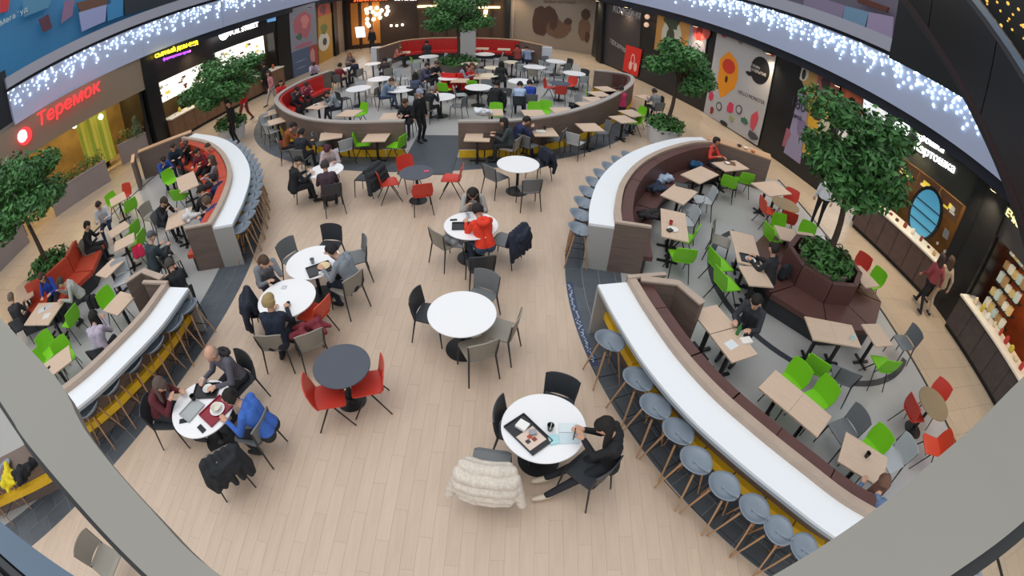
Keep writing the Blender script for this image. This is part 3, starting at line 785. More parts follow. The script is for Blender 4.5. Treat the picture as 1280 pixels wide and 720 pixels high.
def sq(px, label, size=.68, ang=0, z=.74):
    c = at(*px, z); table_at(c, size, size, ang, label)
for px, a, t in [((414, 169), .3, 'outside the left curved wall beside the grey chair'), ((470.5, 171.5), .0, 'outside the left curved wall between two green chairs'), ((347, 151), .6, 'outside the wall at the far left bend'), ((338, 141), .7, 'by the pale chairs at the far left bend'), ((597, 171), 0, 'outside the right curved wall with an open tray'), ((680, 165), .2, 'of the man in navy outside the right curved wall'), ((737, 159), .3, 'outside the right curved wall between grey chairs'), ((779, 149), .5, 'outside the right curved wall, lower of the close pair'), ((790, 141.5), .6, 'outside the right curved wall, upper of the close pair'), ((808, 122), .7, 'of the person in grey at the right bend of the wall'), ((757, 111.5), .5, 'inside the right curved wall, farthest of four'), ((749, 118), .5, 'inside the right curved wall, third from the near side'), ((743, 125), .4, 'inside the right curved wall, second from the near side'), ((735, 132), .4, 'inside the right curved wall, nearest of four'), ((667, 142), .2, 'just inside the right curved wall behind the green chairs'), ((703, 139), .3, 'just inside the right curved wall, wide and empty'), ((437, 142), -.2, 'just inside the left curved wall beside a green chair'), ((490, 146), 0, 'just inside the left curved wall with a bag beside it'), ((398, 133), -.4, 'inside the left curved wall, cluttered with food'), ((575, 101), 0, 'in front of the bright red seat'), ((603, 97), 0, 'of the pair right of the bright red seat'), ((630, 62), 0, 'before the red booth at the back, left'), ((603, 61), 0, 'before the red booth at the back, middle'), ((660, 63), 0, 'before the red booth at the back, right'), ((505, 66), .2, 'before the red booth at the back left corner'), ((615, 141), .1, 'just inside the right curved wall, heaped with a white coat')]:
    sq(px, 'square oak table '+t, .68, a)
for col, b, f, t in [('green', (444, 172), (470, 173), 'green chair left of the square table outside the left curved wall'), ('green', (503, 174), (475, 174), 'green chair right of the square table outside the left curved wall'), ('grey', (393, 172), (412, 172), 'grey chair outside the left curved wall'), ('light', (432, 180), (418, 172), 'pale grey chair at the square table outside the left curved wall'), ('light', (330, 148), (345, 152), 'pale chair, upper one at the far left bend'), ('light', (332, 160), (347, 157), 'pale chair, lower one at the far left bend'), ('taupe', (647, 178), (600, 172), 'taupe chair of the woman in the dark green jacket'), ('grey', (655, 175), (680, 168), 'grey chair of the man in navy outside the wall'), ('grey', (704, 167), (682, 166), 'grey chair right of the man in navy'), ('light', (716, 172), (737, 162), 'pale grey chair left of the table between grey chairs'), ('grey', (760, 157), (738, 160), 'grey chair right of the table between grey chairs'), ('green', (800, 146), (785, 148), 'green chair, lower one at the right bend'), ('green', (803, 138), (790, 141), 'green chair, upper one at the right bend'), ('green', (455, 134), (440, 142), 'green chair inside the left curved wall'), ('green', (620, 134), (618, 142), 'green chair with a bag inside the right curved wall'), ('green', (668, 133), (668, 142), 'green chair, left of two behind the wall by the blue pair'), ('green', (682, 131), (676, 141), 'green chair, right of two behind the wall by the blue pair'), ('green', (553, 108), (575, 99), 'green chair facing the bright red seat'), ('green', (590, 105), (603, 97), 'green chair near the pair right of the red seat'), ('light', (520, 82), (535, 73), 'pale chair left of the tree planter'), ('taupe', (525, 92), (545, 95), 'beige chair left of the bright red seat'), ('light', (500, 92), (510, 100), 'beige chair in the left middle of the oval'), ('taupe', (487, 80), (475, 82), 'beige chair near the left end of the red booth'), ('grey', (632, 115), (640, 105), 'grey chair holding a black coat in the oval'), ('light', (723, 122), (735, 128), 'pale chair facing the four right tables'), ('green', (734, 118), (745, 122), 'green chair facing the four right tables')]:
    chair(col, b, f, t)
# ------------------------------------------------------------------ walls
WA = ((4.82, 28.28), (8.28, 19.8)); WB = ((8.28, 19.8), (10.26, 12.94)); WC = ((10.26, 12.94), (11.73, 7.09)); WD = ((11.73, 7.09), (12.0, -1.5))
LA = ((-11.55, 32.25), (-12.08, 24.37)); LB = ((-12.08, 24.37), (-14.65, 15.35)); LC = ((-14.65, 15.35), (-17.75, 9.0)); LD = ((-17.75, 9.0), (-18.0, -1.5))
BKW = ((-11.55, 32.25), (-.37, 32.8)); BK2 = ((-.37, 32.8), (4.6, 30.6)); BK3 = ((4.6, 30.6), (4.82, 28.28))
def P3(w, s, z, off=0):
    a = Vector(w[0]); t = (Vector(w[1])-a).normalized(); n = wn(*w); q = a+t*s+n*off; return Vector((q.x, q.y, z))
def wlen(w): return (Vector(w[1])-Vector(w[0])).length
def wbox(mb, w, s0, s1, z0, z1, o0, o1):
    return mb.hexa([P3(w, s0, z0, o0), P3(w, s1, z0, o0), P3(w, s1, z0, o1), P3(w, s0, z0, o1), P3(w, s0, z1, o0), P3(w, s1, z1, o0), P3(w, s1, z1, o1), P3(w, s0, z1, o1)])
def wpoly(mb, w, pts, o0, o1):             # polygon of (s,z), extruded from o0 to o1
    n = len(pts); V = [P3(w, s, z, o0) for s, z in pts]+[P3(w, s, z, o1) for s, z in pts]
    return mb.add(V, [tuple(range(n)), tuple(range(n, 2*n))[::-1]]+[(i, n+i, n+(i+1) % n, (i+1) % n) for i in range(n)])
def px(w, pts, off=0): return [onwall(p, w[0], w[1], off) for p in pts]
def pxpoly(name, w, pts, off, th, m, parent=None, **k):
    mb = MB(); wpoly(mb, w, px(w, pts, off), off, off+th); return mb.obj(name, m, parent, **k)
def blob(name, w, c, rs, rz, off, th, m, parent=None, n=18, wob=0, seed=0):
    rr = random.Random(seed); pts = []
    for i in range(n):
        a = 2*PI*i/n; k = 1+rr.uniform(-wob, wob); pts.append((c[0]+rs*k*math.cos(a), c[1]+rz*k*math.sin(a)))
    mb = MB(); wpoly(mb, w, pts, off, off+th); return mb.obj(name, m, parent)
def wtext(txt, w, pl, pr, off, m, parent=None, ext=.03, name='sign_lettering', label=None, shear=0, fit=True):
    (s0, z0), (s1, z1) = px(w, [pl, pr], off)
    a = P3(w, s0, z0, off); b = P3(w, s1, z1, off); X = (b-a); L = X.length; X.normalize(); n = wn(*w); N = Vector((n.x, n.y, 0)); Y = N.cross(X).normalized(); N = X.cross(Y)
    c = bpy.data.curves.new('t', 'FONT'); c.body = txt; c.extrude = ext; c.shear = shear; c.materials.append(m); c.resolution_u = 3
    t_ = bpy.data.objects.new('t', c); COL.objects.link(t_); dg = bpy.context.evaluated_depsgraph_get(); me = bpy.data.meshes.new_from_object(t_.evaluated_get(dg)); bpy.data.objects.remove(t_)
    o = bpy.data.objects.new(name, me); COL.objects.link(o); xs = [v.co.x for v in me.vertices]; k = L/max(max(xs)-min(xs), .01)
    o.matrix_world = Matrix(((X.x*k, Y.x*k, N.x, a.x), (X.y*k, Y.y*k, N.y, a.y), (X.z*k, Y.z*k, N.z, a.z), (0, 0, 0, 1)))
    if parent: o.parent = parent; KIDS.setdefault(parent.name, []).append(o.name)
    return o
TAN = mat('tan_stone_wall', '8f8072', .5, var=.08, scale=.5); BLKW = mat('black_granite', '1f2022', .3, var=.15, scale=3)
def wallobj(name, w, z1, m, o0=-.25, o1=-.02, **k):
    mb = MB(); wbox(mb, w, 0, wlen(w), 0, z1, o0, o1); return mb.obj(name, m, None, kind='structure', **k)
wallobj('wall_back', BKW, 4.15, TAN, label='tan wall at the back of the hall'); wallobj('wall_back', BK2, 4.15, TAN, label='tan wall with brown mural at the back right'); wallobj('wall_back', BK3, 4.15, BLKW, label='black return of the back wall')
wallobj('wall_right', WA, 4.15, BLKW, label='black right-hand wall, far part'); wallobj('wall_right', WB, 4.15, BLKW, label='black right-hand wall with the white poster')
wallobj('wall_left', LA, 4.15, TAN, label='tan left-hand wall, far part')
# shops with depth: floor-to-lintel recess behind the wall line
def recess(w, s0, s1, depth, m, label, z1=3.3, side='right', light=None, ceil=True, e=1.6):
    r = thing('shop_recess', label, None); r['kind'] = 'structure'
    mb = MB(); wbox(mb, w, s0, s1, 0, z1, -depth-.1, -depth); mb.obj('wall_rear', m, r)
    for s in (s0, s1):
        mb = MB(); wbox(mb, w, s-.06, s+.06, 0, 4.15, -depth, -.02); mb.obj('wall_return', BLKW, r)
    mb = MB(); wbox(mb, w, s0, s1, z1, z1+.1, -depth, -.02); mb.obj('soffit', M('2a2624', .7), r)
    if light:
        n = max(1, round((s1-s0)/1.6))
        for i in range(n):
            s = s0+(i+.5)*(s1-s0)/n; mb = MB(); wbox(mb, w, s-.45, s+.45, z1-.05, z1-.02, -depth*.75, -depth*.35)
            mb.obj('ceiling_light', mat('lamp_'+light, light, .5, emit=9*e), r)
    return r
S = lambda w, u, v, off=0: onwall((u, v), w[0], w[1], off)[0]
# --- left, far to near: two food counters on LB, restaurant on LC/LD
s_a, s_b, s_c = S(LB, 352, 60), S(LB, 264, 90), S(LB, 200, 120)
LBL = wlen(LB)
mb = MB(); wbox(mb, LB, 0, S(LB, 345, 60), 0, 4.15, -.25, -.02); mb.obj('wall_left', BLKW, None, kind='structure', label='dark left-hand wall behind the grey poster')
cA, cB, cC = S(LB, 345, 60), S(LB, 268, 70), S(LB, 196, 100)
recess(LB, cA, cB, 2.2, mat('wok_rear', '4a3a28', .6), 'glowing kitchen of the noodle counter', light='ffe2b0', e=1.3)
recess(LB, cB, cC, 2.2, mat('snack_rear', '5a4a30', .6), 'glowing kitchen of the counter with yellow and violet sign', light='ffe2b0', e=1.3)
mb = MB(); wbox(mb, LB, cC, LBL+.1, 0, 4.15, -.3, .12); mb.obj('column', BLKW, None, kind='structure', label='black granite pillar between the red-signed restaurant and the food counters')
def lintel(w, s0, s1, z0, m, label):
    mb = MB(); wbox(mb, w, s0, s1, z0, 4.15, -.15, .05); return mb.obj('sign_board', m, None, kind='structure', label=label)
lintel(LB, cA, cB, 3.0, M('1c1a1c', .5), 'dark sign board of the noodle counter'); lintel(LB, cB, cC, 2.75, M('26201e', .5), 'dark sign board of the yellow and violet sign')
MENU = mat('backlit_menu', 'f3efe2', .5, emit=1.5); MENUY = mat('menu_yellow', 'e5c84a', .5, emit=.8); MENUR = mat('menu_print', '7d4a3a', .6, emit=.25); MENUV = mat('menu_pale', 'c9c3b0', .6, emit=.5)
def menu(w, s0, s1, z0, z1, off, label, seed, n=1, MENU=MENU):
    r = thing('menu_board', label, 'menu board'); rr = random.Random(seed)
    for i in range(n):
        a = s0+(s1-s0)*i/n; b = s0+(s1-s0)*(i+1)/n
        mb = MB(); wbox(mb, w, a+.03, b-.03, z0, z1, off, off+.06); sc_ = mb.obj('screen', MENU, r)
        for k in range(7):
            c = rr.uniform(a+.15, b-.35); z = rr.uniform(z0+.1, z1-.25); mb = MB(); wbox(mb, w, c, c+rr.uniform(.1, .3), z, z+rr.uniform(.06, .16), off+.06, off+.065)
            mb.obj('menu_item', rr.choice([MENUY, MENUR, MENUV, MENUY]), sc_)
    return r
def counter(w, s0, s1, off, depth, h, top, front, label, lit=True):
    r = thing('shop_counter', label, 'counter')
    L = s1-s0; n = max(2, round(L/.6))
    mb = MB(); wbox(mb, w, s0, s1, 0, .12, off, off+depth-.06); mb.obj('plinth', BLK, r)
    mb = MB(); wbox(mb, w, s0, s1, .12, h-.05, off, off+depth-.02); mb.obj('body', front, r)
    for i in range(n):
        mb = MB(); wbox(mb, w, s0+L*i/n+.012, s0+L*(i+1)/n-.012, .14, h-.07, off+depth-.02, off+depth); mb.obj('front_panel', front, r)
    mb = MB(); wbox(mb, w, s0-.02, s1+.02, h-.05, h, off-.02, off+depth+.04); mb.obj('worktop', top, r)
    return r
OAKF = mat('warm_wood_front', '7a5a42', .5, var=.12, scale=4); LITT = mat('bright_worktop', 'e9e2d2', .4)
counter(LB, cA+.1, cB-.1, -.2, .7, 1.05, LITT, OAKF, 'long wood-fronted counter under the white sign'); counter(LB, cB+.1, cC-.05, -.2, .7, 1.05, LITT, OAKF, 'wood-fronted counter under the yellow and violet sign')
menu(LB, cA+.2, cB-.2, 1.9, 2.95, -.7, 'bright backlit menu screens of the noodle counter', 3, 2); menu(LB, cB+.2, cC-.15, 1.7, 2.65, -.7, 'bright menu screens below the yellow and violet sign', 4, 3)
def clutter(w, s0, s1, z, off, n, label, group, cols, seed, h=(.08, .3)):
    rr = random.Random(seed)
    for i in range(n):
        s = s0+(s1-s0)*(i+.5)/n; r_ = rr.uniform(.05, .09); hh = rr.uniform(*h); p = P3(w, s, z, off+rr.uniform(-.12, .12))
        MB().lathe([(r_*.8, 0), (r_, hh*.3), (r_*.9, hh*.8), (r_*.4, hh)], 10).obj('jar', M(rr.choice(cols), .4), None, smooth=True, loc=p, label=label % ORD[i % 16], cat='jar', group=group)
clutter(LB, cA+.3, cB-.3, 1.05, .1, 7, 'small container on the noodle counter, %s from its far end', 'things on the noodle counter', ['b5532a', 'd9c7a0', '4a5a34', 'c9b23a'], 5)
clutter(LB, cB+.3, cC-.3, 1.05, .1, 7, 'small container on the counter below the yellow sign, %s from its far end', 'things on the snack counter', ['b5532a', 'd9c7a0', 'e8e4d8', 'c9b23a'], 6)
def sign(label): return thing('shop_sign', label, 'sign')
WGLOW = mat('white_neon', 'ffffff', .5, emit=3.5); YGLOW = mat('yellow_neon', 'ffe92e', .5, emit=2.6); VGLOW = mat('violet_neon', 'a04be8', .5, emit=2.0); RGLOW = mat('red_neon', 'ff2a2e', .5, emit=2.2); OGLOW = mat('orange_neon', 'ff6a2a', .5, emit=3); CGLOW = mat('cream_neon', 'fff0a8', .5, emit=1.4)
r = sign('white glowing sign reading WOK STREET'); wtext('WOK STREET', LB, (283, 46), (323, 33), .45, WGLOW, r)
blob('logo_disc', LB, px(LB, [(279, 43)], .45)[0], .28, .28, .45, .05, WGLOW, r)
r = sign('yellow lettering over violet lettering on a dark board'); wtext('СЫРНЫЙ ДОМ ФУД', LB, (194, 73), (247, 55), .45, YGLOW, r); wtext('фермерская кухня', LB, (204, 76), (238, 65), .45, VGLOW, r)
r = sign('small blue lit number plate above the noodle counter'); pxpoly('plate', LB, [(333, 19), (344, 17), (344, 26), (334, 28)], .06, .05, mat('blue_plate', '6fa8dc', .4, emit=.6), r)
# posters left
def poster(w, pts, label, base, shapes, name='poster'):
    r = thing(name, label, 'poster'); sh_ = pxpoly('sheet', w, pts, .02, .03, base, r)
    for i, (kind, c, rs, rz, m) in enumerate(shapes):
        q = px(w, [c], .05)[0]; blob('print', w, q, rs, rz, .05, .004+.002*i, m, sh_, 14 if kind == 'b' else 22, .22 if kind == 'b' else 0, i)
    return r
pxpoly('wall_panel', LB, [(345, 14), (361, 10), (367, 96), (350, 106)], .0, .03, BLKW, None, label='black pillar left of the grey flower poster', kind='structure')
poster(LB, [(361, 12), (393, 3), (396, 54), (364, 66)], 'grey hoarding poster with a large pink flower', M('8f8f98'), [('b', (379, 30), .75, .8, M('b56a72')), ('b', (381, 27), .35, .4, M('d98a86')), ('b', (374, 46), .25, .2, M('53705c')), ('e', (380, 56), .8, .12, M('b06a80'))])
poster(LB, [(364, 66), (386, 58), (389, 88), (367, 98)], 'slate blue lower hoarding panel with fine print', M('56647e'), [('e', (376, 76), .5, .03, M('8a96ab')), ('e', (377, 84), .45, .03, M('8a96ab'))])
poster(LB, [(386, 58), (396, 55), (398, 84), (389, 88)], 'narrow red and white hoarding panel', M('a34a48'), [('b', (391, 70), .2, .5, M('c98a86'))])
poster(LA, [(397, 22), (414, 16), (416, 76), (399, 84)], 'ochre hoarding panel with a white oval fruit drawing', M('b78a3c'), [('e', (405, 52), .8, .62, M('d6d2c4')), ('b', (405, 36), .5, .35, M('5d7a33')), ('e', (406, 52), .3, .25, M('3c4450'))])
poster(LA, [(396, 5), (408, 2), (414, 16), (397, 22)], 'pinkish red hoarding panel above the ochre one', M('c0564e'), [('b', (404, 12), .4, .3, M('7a3a58'))])
mb = MB(); wbox(mb, LA, S(LA, 420, 40), S(LA, 415.5, 40), 0, 4.1, 0, .15); mb.obj('column', BLK, None, kind='structure', label='slim black pillar right of the ochre panel')
# back: bar fronts
bs0, bs1, bs2 = S(BKW, 434, 40), S(BKW, 520, 30), S(BKW, 632, 30)
BRN = mat('dark_brown_interior', '3a271c', .6)
def face(w, s0, s1, z0, z1, o0, o1, m, name, label=None, parent=None, kind=None, cat=None):
    mb = MB(); wbox(mb, w, s0, s1, z0, z1, o0, o1); return mb.obj(name, m, parent, label=label, kind=kind, cat=cat)
r = thing('restaurant_front', 'dark brown restaurant front at the back left with amber panels and globe lamps', None); r['kind'] = 'structure'
face(BKW, bs0, bs1, 0, 3.9, 0, .1, BRN, 'wall_panel', parent=r); face(BKW, bs0-.25, bs0, 0, 4.1, 0, .4, BLK, 'jamb', parent=r)
for k in range(3): face(BKW, bs0+.35+k*.75, bs0+.85+k*.75, .3, 3.4, .1, .14, mat('amber_panel', 'a5672a', .4, emit=.25), 'amber_panel', parent=r)
r = thing('restaurant_front', 'dark restaurant window at the back behind the tree with warm lights', None); r['kind'] = 'structure'
face(BKW, bs1, bs2, 0, 3.9, 0, .1, mat('dark_warm_interior', '4a3626', .6, emit=.05), 'wall_panel', parent=r); face(BKW, bs2, bs2+.3, 0, 4.1, 0, .35, BLK, 'jamb', parent=r)
for k in range(6): face(BKW, bs1+(bs2-bs1)*k/6, bs1+(bs2-bs1)*k/6+.12, 0, 3.9, .1, .2, BRN, 'mullion', parent=r)
WG = mat('warm_globe', 'fff0d0', .5, emit=5)
for i, (u, v) in enumerate([(458, 12), (463, 10), (471, 10), (477, 13), (484, 9), (485, 14), (459, 16), (466, 15), (470, 18), (474, 17), (483, 18), (459, 24), (467, 24), (475, 22), (459, 29), (461, 32), (489, 32), (496, 32), (503, 31)]):
    s, z = onwall((u, v), *BKW, .45); p = P3(BKW, s, z, .45)
    MB().ball((0, 0, 0), .13 if i < 16 else .09, 12, 8).obj('globe_lamp', WG, None, smooth=True, loc=p, label=('round globe lamp of the restaurant cluster, %s row, %s' % (['top', 'middle', 'lower', 'bottom'][min(3, int((v-8)//6))], 'lamp %s from the left' % ORD[sorted([458,463,471,477,484,485,459,466,470,474,483,459,467,475,459,461]).index(u)])) if i < 16 else '%s lamp in the row of three right of the globe cluster' % ['left', 'middle', 'right'][i-16], cat='lamp', group='globe lamps of the restaurant' if i < 16 else 'row of three small lamps')
r = sign('white backlit menu stand at the restaurant door'); pxpoly('screen', BKW, [(444, 34), (455, 33), (457, 46), (446, 47)], .5, .05, mat('menu_white', 'f4f4f4', .5, emit=1.6), r)
s_, z_ = onwall((450, 47), *BKW, .5); mb = MB(); mb.tube([P3(BKW, s_, 0, .5), P3(BKW, s_, z_, .5)], .03, 8); mb.obj('pole', BLK, r)
r = sign('orange glowing sign at the top left of the back wall'); pxpoly('board', BKW, [(441, -6), (485, -6), (485, 1), (441, 4)], .2, .06, M('6a2410'), r); wtext('STEAK HOUSE', BKW, (442, 2), (484, 0), .27, OGLOW, r)
r = sign('white sign lettering high on the restaurant front'); wtext('BUTCHER', BKW, (493, 0.5), (520, 0.5), .2, WGLOW, r)
for (a, b, n_) in (((522, 7), (546, 6), 'left'), ((598, 8), (625, 8), 'right')):
    pxpoly('light_bar', BKW, [a, b, (b[0], b[1]+2.2), (a[0], a[1]+2.6)], .25, .05, mat('warm_bar', 'ffe2a0', .5, emit=4), None, label='warm light bar %s of the central tree on the back front' % n_, cat='lamp')
pxpoly('light_screen', BKW, [(605, 12), (610, 12), (608, 22), (604, 22)], .25, .05, mat('warm_bar', 'ffe2a0', .5, emit=4), None, label='small bright screen right of the tree crown on the back front', cat='screen')
# mural
MUR = M('4a3226', .7); MUR2 = M('6b4e3a', .7)
r = thing('wall_mural', 'brown mural of generic standing animals and a basket on the tan wall', 'mural')
for i, (c, rs, rz, m) in enumerate([((676, 26), .95, 1.35, MUR), ((686, 24), .8, 1.2, MUR), ((696, 36), 1.15, .85, MUR2), ((692, 26), .5, .8, MUR), ((709, 33), .42, .65, MUR2), ((710, 27), .4, .3, MUR), ((730, 36), .6, 1.0, MUR2), ((732, 18), .5, .5, MUR), ((734, 46), .25, .5, MUR)]):
    w_ = BK2 if c[0] > 640 else BKW; q = px(w_, [c], .0)[0]; blob('print', w_, q, rs*.62, rz*.78, -.01, .014+.003*i, m, r, 16, .12, i)
wtext('ЖИВЫЕ ИСТОРИИ', BK2, (679, 3.5), (719, 5), .02, MUR2, r, .005)
# right wall
r = thing('shop_front', 'dark grey closed shop front with pale lettering at the far right', None); r['kind'] = 'structure'
pxpoly('wall_panel', WA, [(758, 4), (803, 16), (798, 96), (754, 78)], -.05, .06, M('3b3638', .5), r); pxpoly('jamb', WA, [(752, 2), (758, 4), (754, 79), (748, 75)], 0, .2, BLK, r)
wtext('КОФЕЙНЯ', WA, (766, 14.5), (799, 25), .5, M('8f8c90'), r, .02); wtext('ПЕКАРНЯ', WA, (762, 53), (781, 66), .08, M('9a9a98'), r, .01)
poster(WA, [(783, 56), (803, 62), (797, 96), (779, 88)], 'bright red banner with white line drawing', mat('red_banner', 'd6281f', .5), [('e', (791, 74), .18, .3, M('e8b8b0')), ('e', (791, 74), .12, .22, M('d6281f')), ('e', (788, 82), .15, .25, M('e8b8b0')), ('e', (794, 84), .15, .25, M('e8b8b0'))])
for u, v in ((809, 21), (808, 31)):
    s, z = onwall((u, v), *WA, .2); MB().ball((0, 0, 0), .14, 10, 6).obj('spot_lamp', mat('dim_warm', 'c9a68a', .5, emit=.8), None, loc=P3(WA, s, z, .2), label='dim warm spot lamp on the black pillar, %s one' % ('upper' if v < 25 else 'lower'), cat='lamp')
ORP = M('c08a48'); FLW = M('3f4a34')
poster(WA, [(823, 17), (864, 27), (858, 66), (818, 62)], 'ochre poster with dark flowers above the potted tree', ORP, [('e', (839, 44), .75, .8, M('c9c2ae')), ('b', (840, 28), .6, .35, FLW), ('e', (838, 45), .3, .42, FLW), ('b', (834, 56), .3, .25, FLW)])
poster(WA, [(864, 27), (886, 33), (878, 90), (856, 80)], 'grey poster with a red flower beside the ochre one', M('8d8790'), [('b', (876, 38), .55, .5, M('c0504a')), ('b', (874, 43), .2, .45, M('7c2326')), ('e', (872, 66), .5, .6, M('a8a2ae'))])
WP = M('b3b0b0')
r = poster(WB, [(897, 41), (971, 68), (947, 182), (880, 141)], 'big white poster with an orange shape and a black speech disc', WP, [('b', (909, 92), .62, 1.0, mat('poster_orange', 'e8901c', .5)), ('e', (911, 83), .42, .32, mat('poster_red', 'cf3a26', .5)), ('e', (908, 99), .09, .16, M('4a2a1a')), ('e', (950, 88), .55, .56, mat('poster_black', '17171a', .5)), ('b', (937, 92), .2, .1, mat('poster_black', '17171a', .5)), ('b', (906, 43), .2, .15, M('b0485a')), ('b', (926, 51), .15, .15, M('8a8270')), ('b', (964, 67), .18, .12, M('c0383a')), ('b', (889, 120), .16, .22, M('c8385a')), ('e', (899, 133), .2, .2, M('5f5f62')), ('e', (899, 133), .13, .13, WP), ('b', (913, 135), .2, .25, M('c8385a')), ('e', (924, 137), .2, .2, M('5f5f62')), ('e', (924, 137), .13, .13, WP), ('b', (943, 151), .2, .38, M('cc4a56')), ('b', (931, 151), .2, .12, M('3f6a52')), ('b', (915, 148), .16, .12, M('9aa06a')), ('b', (890, 138), .1, .16, M('8a2430')), ('b', (905, 154), .25, .1, M('28282c')), ('b', (941, 170), .3, .16, M('4a4a50'))])
wtext('СКОРО', WB, (939, 82), (949, 87), .11, WP, r, .004); wtext('ОТКРЫТИЕ', WB, (938, 88), (957, 96), .11, WP, r, .004); wtext('HELLO MONSTER', WB, (922, 116), (955, 131), .11, M('28282c'), r, .004)
poster(WC, [(994, 78), (1051, 104), (1040, 132), (1012, 126)], 'pastel ochre and pink upper poster on the right wall', M('b8935a'), [('e', (1004, 91), .28, .3, M('ccc6b8')), ('e', (1005, 93), .1, .2, M('30302c')), ('b', (1034, 104), .5, .5, M('a85a60')), ('b', (1033, 103), .22, .4, M('4a3436'))])
r = poster(WC, [(987, 112), (1015, 122), (1000, 205), (968, 182)], 'lilac poster with the number 180', M('8f87a3'), [('b', (1003, 160), .3, .3, M('7a6a8a')), ('b', (980, 170), .3, .4, M('9a5a66'))])
wtext('180', WC, (987, 131), (1003, 140), .07, M('33313f'), r, .004); wtext('дней', WC, (989, 144), (1001, 151), .07, M('33313f'), r, .004)
poster(WC, [(1012, 124), (1042, 134), (1030, 200), (1002, 190)], 'yellow poster with dark scrawl beside the lilac one', M('c79a30'), [('b', (1022, 143), .35, .2, M('3a2f18')), ('b', (1030, 160), .3, .4, M('a8a48f'))])
poster(WC, [(1053, 106), (1080, 120), (1077, 148), (1050, 140)], 'orange-red poster with a dark flower', M('a8553f'), [('b', (1066, 124), .35, .4, M('c86a4a')), ('b', (1064, 130), .16, .25, M('3a1c1c'))])
for i, u in enumerate((1098, 1104)):
    pxpoly('light_tube', WC, [(u, 133+i*3), (u+3, 134+i*3), (u-1, 160+i*2), (u-4, 158+i*2)], .1, .05, mat('tube_white', 'd8d8d0', .5, emit=1), None, label='pale vertical light strip beside the white-lettered sign, %s' % ('left one' if i == 0 else 'right one'), cat='lamp')
# shop 1 on WC (white sign), shop 2 on WD (yellow sign)
k0, k1, k2 = S(WC, 1085, 262), S(WC, 1163, 330), wlen(WC)
recess(WC, k0-.4, k1+.35, 1.8, mat('cafe_rear', '8a6a44', .6, var=.3, scale=2), 'warm lit cafe kitchen under the white sign', 3.2, light='ffd9a0', e=.9)
lintel(WC, k0-.4, k1+.35, 2.85, M('2a2c26', .5), 'dark board carrying the white sign')
r = sign('white glowing two-line sign with a flower mark on the right wall'); blob('logo_disc', WC, px(WC, [(1127, 158)], .08)[0], .3, .3, .08, .05, WGLOW, r, 14, .12)
wtext('Крошка', WC, (1144, 171), (1178, 191), .08, WGLOW, r, .03); wtext('Картошка', WC, (1141, 185), (1191, 216), .08, WGLOW, r, .03)
ct = counter(WC, k0-.1, k1+.45, -.3, .75, 1.1, LITT, mat('brown_tile_front', '5d4a44', .5, var=.15, scale=5), 'brown panelled cafe counter on the right with a bright worktop')
clutter(WC, k0+.1, k1+.2, 1.1, .1, 9, 'small dish or jar on the right cafe counter, %s from its far end', 'things on the right cafe counter', ['5a2a1a', 'c9a06a', 'e0d8c8', '8a3a24'], 8, (.06, .2))
menu(WC, k0+.1, k1, 2.1, 2.7, -.6, 'row of framed menu pictures below the white sign', 9, 3, mat('picture_board', '6a4a32', .5, emit=.3))
r = thing('arched_window', 'dark arched frame with blue glass in the right cafe', 'window')
q0 = px(WC, [(1155, 262)], -.1)[0]; blob('frame', WC, (q0[0], 1.75), .62, .85, -.35, .06, BLK, r, 24); blob('pane', WC, (q0[0], 1.75), .52, .74, -.29, .01, mat('blue_glow_glass', '4a90b0', .2, emit=.5), r, 24)
for k in range(3): face(WC, q0[0]-.5, q0[0]+.5, 1.4+k*.3, 1.43+k*.3, -.28, -.25, BLK, 'glazing_bar', parent=r)
mb = MB(); wbox(mb, WC, k1+.35, k2+.05, 0, 4.15, -.3, .15); mb.obj('column', BLKW, None, kind='structure', label='broad black granite pillar between the two right shops')
mb = MB(); wbox(mb, WD, -.05, .75, 0, 4.15, -.3, .2); mb.obj('column', BLKW, None, kind='structure', label='black granite pillar left of the yellow sign')
pxpoly('notice_plate', WC, [(1181, 285), (1187, 290), (1184, 300), (1178, 295)], .16, .02, M('6f7174'), None, label='small grey notice on the black pillar', cat='notice')
for i, (u, v) in enumerate([(1172, 304), (1181, 314)]): blob('socket', WC, px(WC, [(u, v)], .16)[0], .045, .045, .16, .02, M('a8a8a8')).name = 'wall_button'
bpy.data.objects['wall_button']['label'] = 'round pale button on the black pillar, upper one'; bpy.data.objects['wall_button']['category'] = 'button'
o_ = [o for o in bpy.data.objects if o.name.startswith('socket') or o.name == 'wall_button.001']
for o in o_: tag(o, 'round pale button on the black pillar, lower one', 'button')
recess(WD, .75, 6.2, 2.4, mat('amber_rear', '9a4a24', .6, var=.35, scale=1.5), 'orange lit shop interior under the yellow sign', 3.2, light='ffc890', e=.8)
lintel(WD, .75, 8.5, 2.85, M('4a4644', .5), 'grey board carrying the yellow sign')
r = sign('pale yellow lettering on a grey board at the right edge'); wtext('УЗБЕЧКА ПЛОВ', WD, (1242, 252), (1300, 318), .08, CGLOW, r, .03)
counter(WD, .8, 5.2, -.3, .8, 1.05, LITT, mat('brown_tile_front2', '4d4442', .5, var=.15, scale=5), 'dark tiled counter of the orange lit shop with a strip of bright worktop')
clutter(WD, 1.0, 5.0, 1.05, .1, 14, 'food pot on the counter of the orange lit shop, %s from its far end', 'pots on the orange shop counter', ['b5302a', 'd9c7a0', 'a83a1a', 'c9b23a', 'e8e4d8'], 12, (.1, .25))
r = thing('shelf_rack', 'rack of lit shelves crowded with packets at the left of the orange shop', 'rack')
